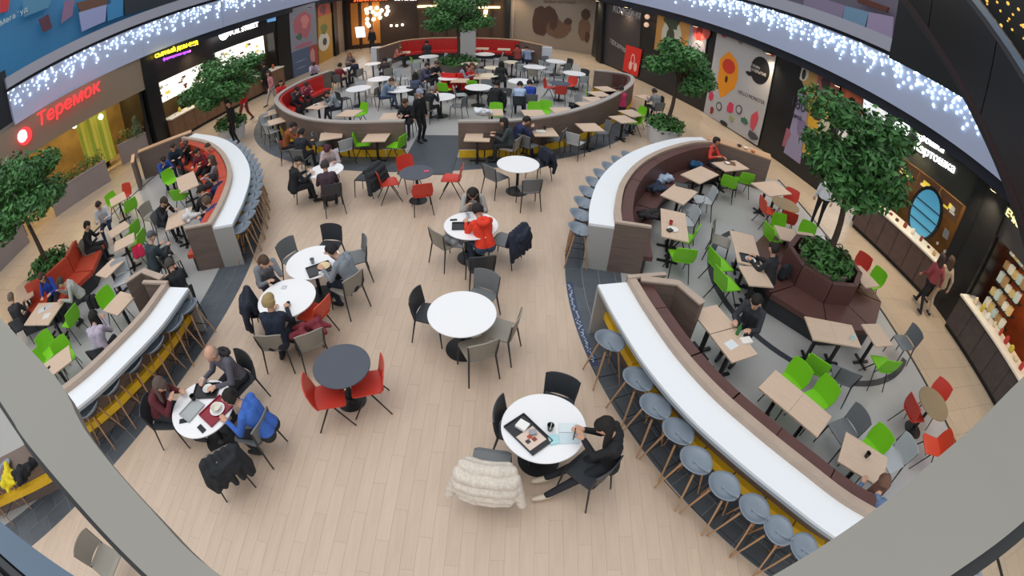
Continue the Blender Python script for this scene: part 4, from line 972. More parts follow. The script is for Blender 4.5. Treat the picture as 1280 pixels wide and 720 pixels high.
for k in range(5):
    face(WD, .95, 2.0, .9+k*.42, .93+k*.42, -1.2, -.6, M('2b2622'), 'shelf', parent=r)
    rr = random.Random(k)
    for j in range(5): face(WD, 1.0+j*.2, 1.14+j*.2, .93+k*.42, .93+k*.42+rr.uniform(.18, .3), -.9, -.7, mat('packet_%d' % ((k+j) % 4), ['e8e0c8', 'd8b878', 'c8d0c0', 'b08858'][(k+j) % 4], .5, emit=.35), 'packet', parent=r)
face(WD, 5.2, 9, 0, 4.15, -.3, .05, BLKW, 'wall_right', 'black right-hand wall near the camera', kind='structure')
# red-signed restaurant on LC: beige lintel, yellow-green wall, planters
LCL = wlen(LC); recess(LC, .35, LCL+.0, 3.2, mat('restaurant_rear', '80683a', .6, var=.35, scale=1.2), 'lit restaurant interior under the red sign', 3.0, light='ffdf9a', e=1.2)
recess(LD, 0, 8, 3.2, mat('restaurant_rear2', '8a6a44', .6, var=.35, scale=1.2), 'lit restaurant interior at the far left edge', 3.0, light='ffd090', e=.8)
lintel(LC, 0, LCL, 2.75, mat('beige_lintel', '8a7968', .5), 'beige board carrying the red sign'); lintel(LD, 0, 9, 2.75, M('3a3330', .6), 'dark board at the far left edge')
r = sign('red glowing cyrillic sign reading теремок with a heart mark')
wtext('Теремок', LC, (47, 160), (124, 114), .3, RGLOW, r, .04, shear=.2)
blob('logo_disc', LC, px(LC, [(31, 170)], .25)[0], .32, .32, .25, .05, RGLOW, r, 20); blob('logo_heart', LC, px(LC, [(28, 170)], .32)[0], .22, .25, .32, .03, mat('pink_glow', 'ffd0d8', .5, emit=1.5), r, 10, .1)
sg = S(LC, 105, 170), S(LC, 143, 150)
r = thing('green_wall', 'yellow-green slatted wall of lit planks inside the red-signed restaurant', None); r['kind'] = 'structure'
for k in range(9):
    a = sg[1]+(sg[0]-sg[1])*k/9 if sg[1] < sg[0] else sg[0]+(sg[1]-sg[0])*k/9; b_ = abs(sg[0]-sg[1])/9
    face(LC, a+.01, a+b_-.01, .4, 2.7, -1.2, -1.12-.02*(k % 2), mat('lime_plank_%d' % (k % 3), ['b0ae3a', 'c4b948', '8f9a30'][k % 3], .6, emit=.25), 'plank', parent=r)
for u_, (s_, z_) in zip((-1, 1), px(LC, [(93, 157), (126, 146)], -.8)): MB().ball((0, 0, 0), .12, 12, 8).obj('globe_lamp', WG, None, smooth=True, loc=P3(LC, s_, z_, -.8), label='warm lamp glowing inside the red-signed restaurant, %s one' % ('left' if u_ < 0 else 'right'), cat='lamp', group='lamps in the red-signed restaurant')
PLB = mat('mauve_grey_planter', '8f8380', .6, var=.06, scale=1.5)
def planter(a, b, h, label, seed, red=0):
    a = Vector(a); b = Vector(b); r = thing('planter_box', label, 'planter'); t = (b-a).normalized()
    mb = MB(); strip(mb, [a, b], 0, .45, 0, h-.05); mb.obj('box', PLB, r); mb = MB(); strip(mb, [a-t*.02, b+t*.02], -.02, .03, h-.05, h); mb.obj('rim', M('a59a94'), r)
    mb = MB(); strip(mb, [a, b], .03, .43, h-.12, h-.06); mb.obj('soil', M('2e241c', .95), r)
    bl = []; rr = random.Random(seed); L = (b-a).length; n = Vector((-t.y, t.x))
    for i in range(int(L/.25)): q = a+t*(i+.5)*.25+n*.22; bl.append(((q.x, q.y, h+.12), (.2, .2, rr.uniform(.18, .42))))
    V, F = leaves(int(L*330), bl, .06, seed); o = MB().add(V, F).obj('foliage', LEAF2, r); o['kind'] = 'stuff'
    V, F = leaves(int(L*120), bl, .045, seed+7); o = MB().add(V, F).obj('blossoms', mat('warm_blossom', 'c9703a', .5, isl=.5), r); o['kind'] = 'stuff'
    return r
planter((-16.03, 14.1), (-14.95, 15.2), .95, 'mauve-grey planter box with a small conifer beside the black pillar', 21)
planter((-16.75, 10.2), (-15.35, 12.6), .95, 'long mauve-grey planter box below the red sign', 22)
planter((-17.3, 6.2), (-16.9, 8.6), .95, 'mauve-grey planter box behind the far left tree', 23)
# small conifer
r = thing('conifer', 'little conifer standing in the planter by the black pillar', 'conifer', (-15.35, 14.9, .85))
MB().tube([(0, 0, 0), (0, 0, .95)], .02, 6).obj('stem', BARK, r)
V, F = leaves(700, [((0, 0, .15+k*.17), (.32-k*.055, .32-k*.055, .14)) for k in range(5)], .05, 31); o = MB().add(V, F).obj('foliage', mat('conifer_green', '6a7a5a', .5, isl=.3), r); o['kind'] = 'stuff'
# fairy lights and berries in the restaurant planters
rr = random.Random(3)
# ------------------------------------------------------------------ fascia, upper storey
FP = [(-17.45, 10.0), (-16.4, 12.6), (-14.75, 15.5), (-13.1, 19.3), (-12.1, 24.3), (-11.4, 28.6), (-9.2, 31.2), (-5, 32.2), (-.4, 32.3), (3.0, 30.8), (4.9, 28.0), (6.3, 24.4), (8.1, 19.9), (9.15, 16.3), (10.05, 12.9), (10.95, 9.6), (11.5, 6.8), (11.75, 3), (11.6, -1)]
FPs = catmull(FP, 5)
mb = MB(); strip(mb, FPs, -.12, .25, 3.82, 4.15); mb.obj('trim_4', M('1d2433', .5), None, kind='structure', label='dark blue-black strip under the pale gallery band')
FASC = mat('fascia_glow_tint', 'b0bbd8', .45)  # blue tint paints the glow of the icicle lights into the band colour
r = thing('gallery_band', 'pale gallery band tinted by painted glow, hung with icicle lights', None); r['kind'] = 'structure'
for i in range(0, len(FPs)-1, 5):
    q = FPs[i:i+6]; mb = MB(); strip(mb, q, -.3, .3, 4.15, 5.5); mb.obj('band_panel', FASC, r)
mb = MB(); strip(mb, FPs, -.24, .3, 5.5, 5.62); mb.obj('shadow_gap', M('0f1218', .6), r)
mb = MB(); strip(mb, FPs, -.38, .3, 5.62, 6.05); mb.obj('coping', mat('coping_grey', 'a3a5b4', .45), r)
ICE = mat('icicle_led', 'd6eeff', .5, emit=4.0)
rr = random.Random(9)
ip = offs(FPs, -.34); me = MB().ball((0, 0, 0), (.026, .026, .04), 5, 4).mesh('icicle_lamp', ICE)
SB = catmull([(-19.2, -1.0), (-18.8, 4), (-18.2, 8.0), (-17.7, 10.2)], 4); mb = MB(); strip(mb, SB, -.1, .3, 4.3, 6.4); mb.obj('wall_left', M('23262b', .4), None, kind='structure', label='dark recessed wall left of the pale gallery band')
mb = MB(); strip(mb, SB, -.25, .3, 3.55, 4.3); mb.obj('trim_5', M('857c74', .5), None, kind='structure', label='beige ledge left of the pale gallery band')
g = thing('icicle_lights', 'string of cold white icicle lights hanging over the pale gallery band', 'light string')
mb = MB(); k = 0; L = 0; seg = []
for a, b in zip(ip, ip[1:]):
    seg.append((a, b, L)); L += (b-a).length
x = 0.0; ci = 0
while x < L-.2:
    a, b, l0 = [s for s in seg if s[2] <= x][-1]; t = (x-l0)/(b-a).length; p = a.lerp(b, t)
    dens = 1.0 if p.x > 4 else (.8 if p.x < -12 else .6)
    ln = [.25, .55, .3, .8, .4, .2, .65, .35][ci % 8]; z = 5.42
    while z > 5.42-ln:
        s_ = rr.uniform(.018, .04)*(.7+.4*dens); tt_ = (b-a).normalized()*rr.uniform(-.09, .09)
        if rr.random() < .45+.4*dens: mb.ball((p.x+tt_.x, p.y+tt_.y, z+rr.uniform(-.05, .05)), (s_, s_, s_*1.3), 5, 4)
        z -= .115
    x += .15; ci += 1
o = mb.obj('lamps', ICE, g); o['kind'] = 'stuff'
mb = MB(); strip(mb, FPs, -.33, -.315, 5.43, 5.45); mb.obj('cable', M('d8dce4'), g)
# gallery slab and upper shopfronts, set back from the band
mb = MB(); strip(mb, FPs, .3, 3.4, 5.2, 5.5); mb.obj('gallery_slab', M('8a8580', .5), None, kind='structure', label='upper gallery floor behind the pale band')
UP = offs(FPs, 3.2)
ucol = [('3a80b0', 'blue upper shop wall at the top left', 0, 13), ('2a2a2e', 'dark upper shop wall', 13, 57), ('6a6472', 'upper wall with pastel posters at the right', 57, 73), ('35363a', 'dark upper wall at the far right', 73, 90)]
for h_, lb, i0, i1 in ucol:
    mb = MB(); strip(mb, UP[i0:min(i1, len(UP)-1)+1], -.0, .2, 5.5, 13); mb.obj('wall_upper', M(h_, .3), None, kind='structure', label=lb)
# graphics of the upper blue shop
def upw(u, v, depth):                      # point on a vertical plane through two UP vertices
    pass
ua, ub = UP[0], UP[11]; UW = ((ua.x, ua.y), (ub.x, ub.y))
for pts, c, lb in [([(0, 0), (12, 0), (10, 14), (0, 17)], 'c22a30', 'red round mark on the upper blue shop'), ([(28, 0), (64, 0), (60, 10), (30, 22)], '4f86a8', 'pale blue reflection painted as a panel on the upper shop'), ([(98, 16), (133, 6), (131, 27), (102, 40)], '9aa0c8', 'lilac poster on the upper blue shop'), ([(95, 4), (138, -6), (138, 5), (100, 16)], '6a4a3a', 'brown ledge picture on the upper blue shop'), ([(48, 25), (60, 18), (65, 35), (54, 41)], '5a3040', 'dark tilted poster on the upper blue shop'), ([(80, 2), (93, 0), (90, 20), (76, 30)], '8a6a88', 'mauve poster on the upper blue shop'), ([(133, 0), (153, 0), (153, 20), (134, 27)], '3f86b8', 'bright blue pane at the end of the upper shop'), ([(154, 0), (250, -20), (225, 2), (156, 20)], '2c3238', 'dark glass bay on the upper left gallery')]:  # the pale blue panel paints a reflection in the shop glass
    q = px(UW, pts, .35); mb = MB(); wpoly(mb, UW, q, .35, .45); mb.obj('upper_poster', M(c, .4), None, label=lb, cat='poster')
r = thing('upper_sign', 'white script lettering on the upper blue shop', 'sign'); wtext('Мегафуд', UW, (0, 33), (34, 14), .5, M('c8d4cc'), r, .01)
va, vb = UP[61], UP[73]; VW = ((va.x, va.y), (vb.x, vb.y))
for pts, c, lb in [([(1008, -8), (1058, 8), (1054, 24), (1006, 7)], '877a94', 'mauve poster on the upper right gallery'), ([(1058, 8), (1088, 16), (1082, 36), (1055, 24)], '6f8fa8', 'blue-grey poster reading 180 on the upper right gallery'), ([(1088, 16), (1118, 22), (1116, 50), (1084, 37)], '9a8aa8', 'lilac poster with a dark figure shape on the upper right gallery'), ([(1072, -4), (1112, 10), (1110, 16), (1074, 4)], '5a2a1c', 'dark brown ledge above the upper right posters')]:
    q = px(VW, pts, .3); mb = MB(); wpoly(mb, VW, q, .3, .4); mb.obj('upper_poster', M(c, .5), None, label=lb, cat='poster')
# ------------------------------------------------------------------ escalator flank at the upper right
r = thing('escalator', 'dark escalator flank with a silver handrail rising at the upper right', 'escalator')
def esc(y): return 3.4-(y-3.4)*0+0
sl = math.tan(math.radians(31)); X0 = 4.5
def eb(z0, z1, x0, x1, ya, yb, m, name):
    V = []
    for x in (x0, x1):
        for y in (ya, yb):
            for z in (z0, z1): V.append((x, y, z+(y-3.4)*sl))
    MB().add(V, [(0, 1, 3, 2), (4, 6, 7, 5), (0, 4, 5, 1), (2, 3, 7, 6), (0, 2, 6, 4), (1, 5, 7, 3)]).obj(name, m, r)
for k in range(6):
    eb(5.46, 6.32, X0, X0+.05, 1.0+k*1.1, 2.085+k*1.1, mat('smoked_panel', '232120', .25, spec=.6), 'side_panel')
eb(6.40, 6.50, X0-.03, X0+.07, 1.0, 7.6, mat('steel', 'a8abb0', .25, metal=.9), 'handrail'); eb(6.32, 6.40, X0, X0+.04, 1.0, 7.6, M('3a3a3e', .4), 'rail_channel')
eb(5.38, 5.46, X0-.01, X0+.06, 1.0, 7.6, M('2c1a1c', .4), 'edge_strip'); eb(5.3, 5.46, X0+.06, X0+1.1, 1.0, 7.6, M('26262a', .5), 'tread_run')
# added downlights with invented housings under the dark strip, to warm the walkways
WL_ = mat('added_lamp_lens', 'ffe0b0', .5, emit=6); dp = offs(FPs, -.25)
for i_, k_ in enumerate([3, 13, 22, 30, 40, 49, 53, 59, 65, 70, 75, 80]):
    q = dp[k_]; r_ = thing('added_downlight', 'small added warm lamp under the dark strip, %s from the left' % ORD[i_], 'lamp', (q.x, q.y, 3.80), 0, 'added warm lamps along the gallery')
    MB().lathe([(.12, 0), (.12, .06)], 14).obj('housing', BLK, r_); MB().lathe([(.10, -.008), (.10, 0)], 14).obj('lens', WL_, r_)
    MB().box((0, 0, .05), (.5, .06, .03)).obj('arm', BLK, r_)
    la = bpy.data.lights.new('added_walkway_lamp', 'SPOT'); la.energy = 190; la.color = (1, .78, .5); la.spot_size = math.radians(125); la.spot_blend = .8; la.shadow_soft_size = .12
    lo = bpy.data.objects.new('added_walkway_lamp', la); COL.objects.link(lo); lo.location = (q.x, q.y, 3.77)
# golden garland behind the handrail
rr = random.Random(5); mb = MB()
for k in range(420):
    y = rr.uniform(1.5, 5.5); mb.ball((X0+1.3+rr.uniform(-.2, .2), y, 6.7+(y-3.4)*sl+rr.uniform(-.4, 1.3)), rr.uniform(.012, .03), 5, 4)
g = thing('garland', 'golden light garland glittering behind the silver handrail', 'garland'); o = mb.obj('lamps', mat('gold_led', 'd8a84a', .5, emit=1.2), g); o['kind'] = 'stuff'
mb = MB(); strip(mb, [Vector((X0+1.5, 1.2)), Vector((X0+1.5, 6.5))], 0, .05, 5.4, 9.5); mb.obj('backing', M('14181a', .5), g)
# ------------------------------------------------------------------ pale parapet in front of the camera
ZC = CZ-.5
inn = catmull([(-2.6, .78), (-1.9, .60), (-1.32, .455), (-.84, .325), (-.66, .24), (-.45, .155), (-.3, .095), (0, .03), (.3, .12), (.60, .205), (.69, .232), (.9, .285), (1.37, .40), (2.2, .56)], 4)
out = catmull([(-2.6, .66), (-1.9, .46), (-1.0, .225), (-.845, .18), (-.63, .125), (-.41, .06), (-.25, .01), (0, -.06), (.3, -.03), (.5, .01), (.65, .032), (.97, .045), (1.5, .075), (2.2, .10)], 4)
n = min(len(inn), len(out)); V = [(p.x, p.y, ZC) for p in inn]+[(p.x, p.y, ZC) for p in out]+[(p.x, p.y, ZC-.035) for p in inn]+[(p.x, p.y, ZC-.035) for p in out]; F = []
for i in range(n-1): F += [(i, n+i, n+i+1, i+1), (2*n+i, 2*n+i+1, 3*n+i+1, 3*n+i), (i, i+1, 2*n+i+1, 2*n+i), (n+i, 3*n+i, 3*n+i+1, n+i+1)]
r = thing('parapet', 'pale grey parapet top curving close in front of the viewer', None); r['kind'] = 'structure'
MB().add(V, F).obj('coping', mat('parapet_grey', '8b8880', .6, var=.02, scale=3), r)
mb = MB(); V = [(p.x, p.y, ZC-.036) for p in out]+[(p.x, p.y-.012-.02*max(0, p.x), ZC-.036) for p in out]+[(p.x, p.y, ZC-.06) for p in out]+[(p.x, p.y-.012-.02*max(0, p.x), ZC-.06) for p in out]
MB().add(V, F).obj('seal', BLK, r)
r = thing('floor_grille', 'dark slatted grille with a blue-grey frame at the bottom left corner', 'grille')
mb = MB(); mb.box((-2.2, -.035, 4.36), (2.4, .1, .03)); mb.obj('frame', M('55687c', .4), r)
for k in range(9): MB().box((-2.2, -.11-k*.05, 4.35), (2.4, .03, .03)).obj('slat', M('1c1f26', .4), r)
MB().box((-2.2, -.3, 4.3), (2.4, .5, .02)).obj('backing', M('0c0d10', .6), r)
# ------------------------------------------------------------------ people
def remesh(mb, vox, smooth=1):
    me = bpy.data.meshes.new('t'); me.from_pydata(mb.v, [], mb.f); o = bpy.data.objects.new('t', me); COL.objects.link(o)
    m = o.modifiers.new('r', 'REMESH'); m.mode = 'VOXEL'; m.voxel_size = vox
    if smooth: s = o.modifiers.new('s', 'SMOOTH'); s.factor = .5; s.iterations = smooth
    dg = bpy.context.evaluated_depsgraph_get(); me2 = bpy.data.meshes.new_from_object(o.evaluated_get(dg))
    bpy.data.objects.remove(o); me2.polygons.foreach_set('use_smooth', [True]*len(me2.polygons)); return me2
def cap(mb, p0, p1, r0, r1, n=12):
    p0, p1 = Vector(p0), Vector(p1)
    if (p1-p0).length > 1e-4: mb.tube([p0, p1], [r0, r1], n)
    mb.ball(p0, r0, n, 8); mb.ball(p1, r1, n, 8)
def bend(a, c, l1, l2, hint):              # joint between a and c for limb lengths l1, l2
    a, c, hint = Vector(a), Vector(c), Vector(hint); d = c-a; L = min(d.length, (l1+l2)*.995); u = d.normalized(); c = a+u*L
    x = (l1*l1-l2*l2+L*L)/(2*L); h = math.sqrt(max(l1*l1-x*x, 0)); v = (hint-u*hint.dot(u)).normalized(); return a+u*x+v*h, c
SKIN, TOP, PANTS, SHOE, LIP, EYE = range(6)
def body_mesh(name, pose):
    """pose: pelvis, chest, neck, head centre, look dir, hands, feet ... in person space, facing +Y"""
    mb = MB(); segs = []
    def c(p0, p1, r0, r1, lab, flat=None):
        cap(mb, p0, p1, r0, r1); segs.append((Vector(p0), Vector(p1), r0, r1, lab))
    V = Vector; pel = V(pose['pelvis']); ch = V(pose['chest']); up = (ch-pel).normalized(); tw = pose.get('twist', 0)
    X = V((math.cos(tw), math.sin(tw), 0)); nk = ch+up*.15+V((0, .015, 0)); hd = V(pose['head']); k = pose.get('bulk', 1)
    for s in (-1, 1):
        c(pel+X*s*.075+V((0, 0, .01)), pel+up*.2+X*s*.06, .115*k, .105*k, TOP)
        c(pel+up*.2+X*s*.06, ch+X*s*.085, .105*k, .115*k, TOP)
        c(ch+X*s*.085, ch+up*.07+X*s*.12, .11*k, .075*k, TOP)
        c(pel+X*s*.085-up*.04, pel+X*s*.085, .118, .115, PANTS)
    c(ch, ch+up*.08, .11*k, .085, TOP); c(nk-up*.05, hd-V((0, .02, .06)), .055, .05, SKIN)
    look = V(pose['look']).normalized(); side = look.cross(V((0, 0, 1))).normalized(); hu = side.cross(look).normalized()
    def H(x, y, z): return hd+side*x+look*y+hu*z
    c(H(0, -.02, .03), H(0, .012, .02), .093, .088, SKIN); c(H(0, .02, -.02), H(0, .035, -.065), .075, .045, SKIN)
    c(H(0, .09, .01), H(0, .112, -.02), .011, .016, SKIN)
    for s in (-1, 1):
        c(H(s*.09, 0, .0), H(s*.092, -.01, -.03), .02, .014, SKIN); c(H(s*.033, .084, .018), H(s*.035, .084, .018), .013, .013, EYE)
    c(H(-.018, .082, -.052), H(.018, .082, -.052), .010, .010, LIP)
    for s in (-1, 1):
        sh = ch+up*.075+X*s*.165; hand = V(pose['handR' if s > 0 else 'handL']); hint = V(pose.get('elb', (.5, -.3, -1))); hint.x *= s
        el, hand = bend(sh, hand, .29, .25, hint)
        c(sh, el, .062*k, .050*k, TOP); c(el, el.lerp(hand, .93), .048*k, .036*k, TOP if not pose.get('short') else SKIN)
        d = (hand-el).normalized(); pal = V(pose.get('palm', (0, 0, -1))); sd = d.cross(pal)
        sd = sd.normalized() if sd.length > .1 else V((1, 0, 0)); pal = sd.cross(d).normalized()*(1 if sd.cross(d).dot(pal) > 0 else -1)
        c(el.lerp(hand, .9), hand+d*.02, .028, .03, SKIN); c(hand+d*.02-sd*.018, hand+d*.065-sd*.024, .022, .017, SKIN); c(hand+d*.02+sd*.018, hand+d*.065+sd*.024, .022, .017, SKIN)
        for q, ln in ((-1.5, .068), (-.5, .082), (.5, .078), (1.5, .06)):
            b0 = hand+d*.07+sd*q*.021; b1 = b0+d*ln*.5+pal*.012; b2 = b1+d*ln*.35+pal*.03
            c(b0, b1, .0095, .009, SKIN); c(b1, b2, .009, .008, SKIN)
        t0 = hand+d*.025-sd*s*.03; c(t0, t0+d*.035-sd*s*.03+pal*.01, .012, .010, SKIN); c(t0+d*.035-sd*s*.03+pal*.01, t0+d*.06-sd*s*.034+pal*.025, .010, .009, SKIN)
        hp = pel+X*s*.09-V((0, 0, .02)); ft = V(pose['footR' if s > 0 else 'footL']); kn, an = bend(hp, ft, .43, .42, V(pose.get('knee', (0.12*s, 1, .6))))
        c(hp, kn, .092, .062, PANTS); c(kn, an, .06, .042, PANTS)
        fd = V(pose.get('toe', (0, 1, 0))).normalized(); c(an+V((0, 0, -.02))-fd*.03, an+V((0, 0, -.035))+fd*.08, .042, .040, SHOE); c(an+V((0, 0, -.035))+fd*.08, an+V((0, 0, -.045))+fd*.16, .040, .030, SHOE)
    me = remesh(mb, pose.get('vox', .0125), 1); me.name = name
    n = len(me.polygons); C = np.empty(n*3); me.polygons.foreach_get('center', C); C = C.reshape(-1, 3)
    D = np.full((n, 6), 9.0)
    for p0, p1, r0, r1, lab in segs:
        a = np.array(p0); b = np.array(p1); ab = b-a; L = ab@ab+1e-9; t = np.clip((C-a)@ab/L, 0, 1); d = np.linalg.norm(C-a-t[:, None]*ab, axis=1)-(r0+(r1-r0)*t)
        D[:, lab] = np.minimum(D[:, lab], d+(.004 if lab in (LIP, EYE) else 0))
    # EYE/LIP only where clearly closest
    D[:, EYE] += .001; D[:, PANTS] += .008
    me.polygons.foreach_set('material_index', D.argmin(1).astype(np.int32))
    for i in range(6): me.materials.append(mat('skin_mid', 'c99a80', .5) if i == SKIN else M(['c99a80', '444448', '26282e', '1c1c1e', '9a5a52', '2a2220'][i], .7))
    me['hd'] = list(hd); me['look'] = list(look); return me
SIT = dict(pelvis=(0, -.06, .56), chest=(0, .04, .90), head=(0, .17, 1.16), look=(0, 1, -.55), handL=(-.14, .40, .80), handR=(.14, .40, .80), footL=(-.13, .38, .09), footR=(.13, .42, .09))
def mod(b, **k): q = dict(b); q.update(k); return q
POSES = {
 'sit': SIT,
 'eat': mod(SIT, chest=(0, .08, .88), head=(0, .27, 1.10), look=(0, .7, -.9), handL=(-.16, .42, .80), handR=(.10, .40, .92), footL=(-.12, .25, .09), footR=(.13, .45, .09)),
 'type': mod(SIT, chest=(.02, .02, .91), head=(.02, .10, 1.19), look=(.1, 1, -.45), handL=(-.12, .40, .79), handR=(.12, .42, .79), footL=(-.10, .10, .09), footR=(.14, .30, .09)),
 'think': mod(SIT, chest=(0, .10, .87), head=(.03, .28, 1.08), look=(-.2, 1, -.5), handL=(-.08, .34, 1.0), handR=(.10, .42, .80)),
 'back': mod(SIT, chest=(0, -.06, .92), head=(0, .0, 1.21), look=(0, 1, -.15), handL=(-.16, .30, .78), handR=(.16, .28, .74), footL=(-.12, .35, .09), footR=(.12, .30, .09)),
 'phone': mod(SIT, vox=.0095, chest=(0, -.02, .92), head=(0, .13, 1.17), look=(-.12, .8, -.75), handL=(-.03, .33, .93), handR=(.16, .33, .84), elb=(.35, -.2, -1), footL=(-.38, .62, .10), footR=(-.17, .72, .10), knee=(-.15, .6, 1), toe=(-.35, .8, .1)),
 'chat': mod(SIT, chest=(.0, .0, .91), twist=.3, head=(-.04, .08, 1.20), look=(-.7, 1, -.2), handL=(-.2, .35, .80), handR=(.16, .38, .86)),
 'stand': dict(pelvis=(0, 0, .93), chest=(0, .01, 1.29), head=(0, .04, 1.58), look=(0, 1, -.1), handL=(-.27, .03, .83), handR=(.27, .05, .84), footL=(-.11, -.02, .09), footR=(.11, .03, .09), knee=(0, 1, 0), elb=(.4, -1, 0), palm=(0, .3, -1)),
 'walk': dict(pelvis=(0, 0, .91), chest=(0, .03, 1.27), head=(0, .07, 1.56), look=(.1, 1, -.15), handL=(-.26, .22, .92), handR=(.26, -.12, .86), footL=(-.10, -.30, .12), footR=(.10, .33, .09), knee=(0, 1, .1), elb=(.4, -1, 0), palm=(0, .3, -1)),
 'hold': dict(pelvis=(0, 0, .93), chest=(0, .01, 1.29), head=(0, .07, 1.57), look=(0, 1, -.45), handL=(-.10, .34, 1.12), handR=(.12, .34, 1.10), footL=(-.12, -.04, .09), footR=(.12, .06, .09), knee=(0, 1, 0), elb=(.5, -.6, -.6)),
}
BODY = {}
def body(pose):
    if pose not in BODY: BODY[pose] = body_mesh('body_'+pose, POSES[pose])
    return BODY[pose]
HAIR = {}
def hair_mesh(pose, style):
    k = (pose, style)
    if k in HAIR: return HAIR[k]
    me = body(pose); hd = Vector(me['hd']); look = Vector(me['look']); side = look.cross(Vector((0, 0, 1))).normalized(); hu = side.cross(look).normalized()
    H = lambda x, y, z: hd+side*x+look*y+hu*z
    mb = MB(); Z = Vector((0, 0, 1))
    if style == 'fringe':
        for a in np.linspace(-1.9, 1.9, 9): p = H(.088*math.sin(a), -.02-.075*math.cos(a), -.0); cap(mb, p, p-hu*.04, .024, .018, 8)
    else:
        cap(mb, H(0, -.035, .045), H(0, .015, .062), .096, .082)
        for a in np.linspace(-1.5, 1.5, 7): p = H(.072*math.sin(a), -.03-.06*math.cos(a), .02); cap(mb, p, p-hu*.055, .045, .03, 8)
    if style == 'long':
        for a in np.linspace(-1.6, 1.6, 9):
            p = H(.085*math.sin(a), -.03-.06*math.cos(a), -.0); q = p-Z*.24-look*.03*math.cos(a)+side*.03*math.sin(a); cap(mb, p, q, .036, .024, 8)
    if style == 'bun': cap(mb, H(0, -.13, .04), H(0, -.14, .05), .045, .04)
    if style == 'tail': cap(mb, H(0, -.13, .02), H(0, -.15, -.16), .032, .02)
    if style == 'hood':
        mb = MB(); cap(mb, H(0, -.05, .02), H(0, .0, .05), .118, .105)
        for a in np.linspace(-2, 2, 9): p = H(.09*math.sin(a), -.06*math.cos(a)-.02, -.05); cap(mb, p, p-Z*.05, .05, .05, 8)
    if style == 'cap':
        mb = MB(); cap(mb, H(0, -.03, .05), H(0, .02, .06), .097, .088); cap(mb, H(-.04, .08, .045), H(.04, .08, .045), .035, .035); cap(mb, H(0, .12, .04), H(0, .13, .038), .03, .025)
    if style == 'backhood':                # fallen hood and short hair
        pass
    me = remesh(mb, .012, 1); me.name = 'hair_'+pose+'_'+style; me.materials.append(M('2a211c', .8)); HAIR[k] = me; return me
def person(head_px, face_px, pose, top, pants, hair='short', hc='2b211c', label='', group=None, skin='c99a80', shoe='1c1c1e', chairc=None, loc=None, rz=None, hz=None, extra=None, scale=1, seat=True):
    me = body(pose); hd = Vector(me['hd'])
    if loc is None:
        h = at(*head_px, hd.z+.03)
        if face_px is not None:
            f = at(*face_px, .74 if pose not in ('stand', 'walk', 'hold') else 0)
            rz = facing(h, f)
            for _ in range(3):
                loc = h-Matrix.Rotation(rz, 3, 'Z')@Vector((hd.x, hd.y, 0)); rz = facing(loc, f)
        loc = h-Matrix.Rotation(rz, 3, 'Z')@Vector((hd.x, hd.y, 0))
    z = floorz(loc.x, loc.y); r = thing('person', label, 'person', (loc.x, loc.y, z), rz, group)
    b = link('body', me, r); S = [mat('skin_'+skin, skin, .5), cloth(top), cloth(pants), M(shoe, .6), M('9a5a52', .6), M('2a2220', .5)]
    for i, m in enumerate(S): setmat(b, m, i)
    if hair:
        h = link({'cap': 'cap', 'hood': 'hood'}.get(hair, 'hair'), hair_mesh(pose, hair), r); setmat(h, M(hc, .8))
    if extra:
        for nm, m in extra(pose): m(r)
    if chairc and pose not in ('stand', 'walk', 'hold'):
        chair(chairc[0], None, None, chairc[1], loc=Vector((loc.x, loc.y, 0))-Matrix.Rotation(rz, 3, 'Z')@Vector((0, .0, 0)), rz=rz)
    return r
# fallen hood, scarf
def collar(r, pose, col, rad=.07):
    me = body(pose); hd = Vector(me['hd']); ch = Vector(POSES[pose]['chest']); mb = MB(); p = ch+Vector((0, -.06, .13))
    for a in np.linspace(0, 2*PI, 9)[:-1]: q = p+Vector((.085*math.cos(a), .06*math.sin(a), .02*math.sin(a))); cap(mb, q, p+Vector((.085*math.cos(a+.8), .06*math.sin(a+.8), .02*math.sin(a+.8))), rad*.62, rad*.62, 8)
    m = remesh(mb, .014, 1); m.materials.append(cloth(col)); link('collar', m, r)
# --- near people
w1 = person((757, 532), (688, 552), 'phone', '1c1d20', '22242a', 'long', '17130f', 'woman in black with long black hair looking at her phone at the foreground table', shoe='cdbfa8')
MB().box((-.03, .44, 1.0), (.07, .012, .14)).obj('phone', M('111216', .2), None, loc=None)
ph = bpy.data.objects['phone']; m_ = Matrix.Rotation(w1.rotation_euler.z, 4, 'Z'); ph.location = Vector(w1.location)+m_@Vector((0, 0, 0)); ph.rotation_euler = w1.rotation_euler; tag(ph, 'black phone held up by the woman in black', 'phone')
r = person((199, 480), (246, 505), 'eat', '5a2028', '23242a', 'long', '5a4a44', 'woman with long grey-brown hair in a maroon sweater at the lower left table'); 
r = person((263, 441), (248, 500), 'sit', '5d5a64', '2a2b30', 'fringe', '8a8078', 'bald man in a checked grey shirt and dark scarf leaning over the lower left table'); collar(r, 'sit', '2a2428')
r = person((289, 496), (250, 512), 'eat', '3a66b8', '24262c', 'bun', '17130f', 'black-haired person in a blue sweater bent over a red tray')
r = person((336, 376), (360, 362), 'type', '1c2436', '23262e', 'short', 'a08a5c', 'blond person in a navy top seen from behind at a round white table')
r = person((330, 327), (358, 368), 'think', '7d8086', '33343a', 'short', '4a3526', 'man in a grey sweater resting chin on hand at a round white table'); 
r = person((415, 312), (392, 330), 'eat', '80868e', '1c2233', 'short', '1e1a1c', 'man in a grey shirt and navy trousers eating from a tray')
r = person((597, 262), (589, 276), 'eat', 'e03a20', '36465e', 'short', '1d1819', 'person in a bright red hoodie with their back to us'); collar(r, 'eat', 'e03a20', .09)
r = person((591, 241), (590, 282), 'eat', 'a8a49e', '3a3a40', 'long', '1d1617', 'long-haired woman in a pale grey sweater facing the red hoodie')
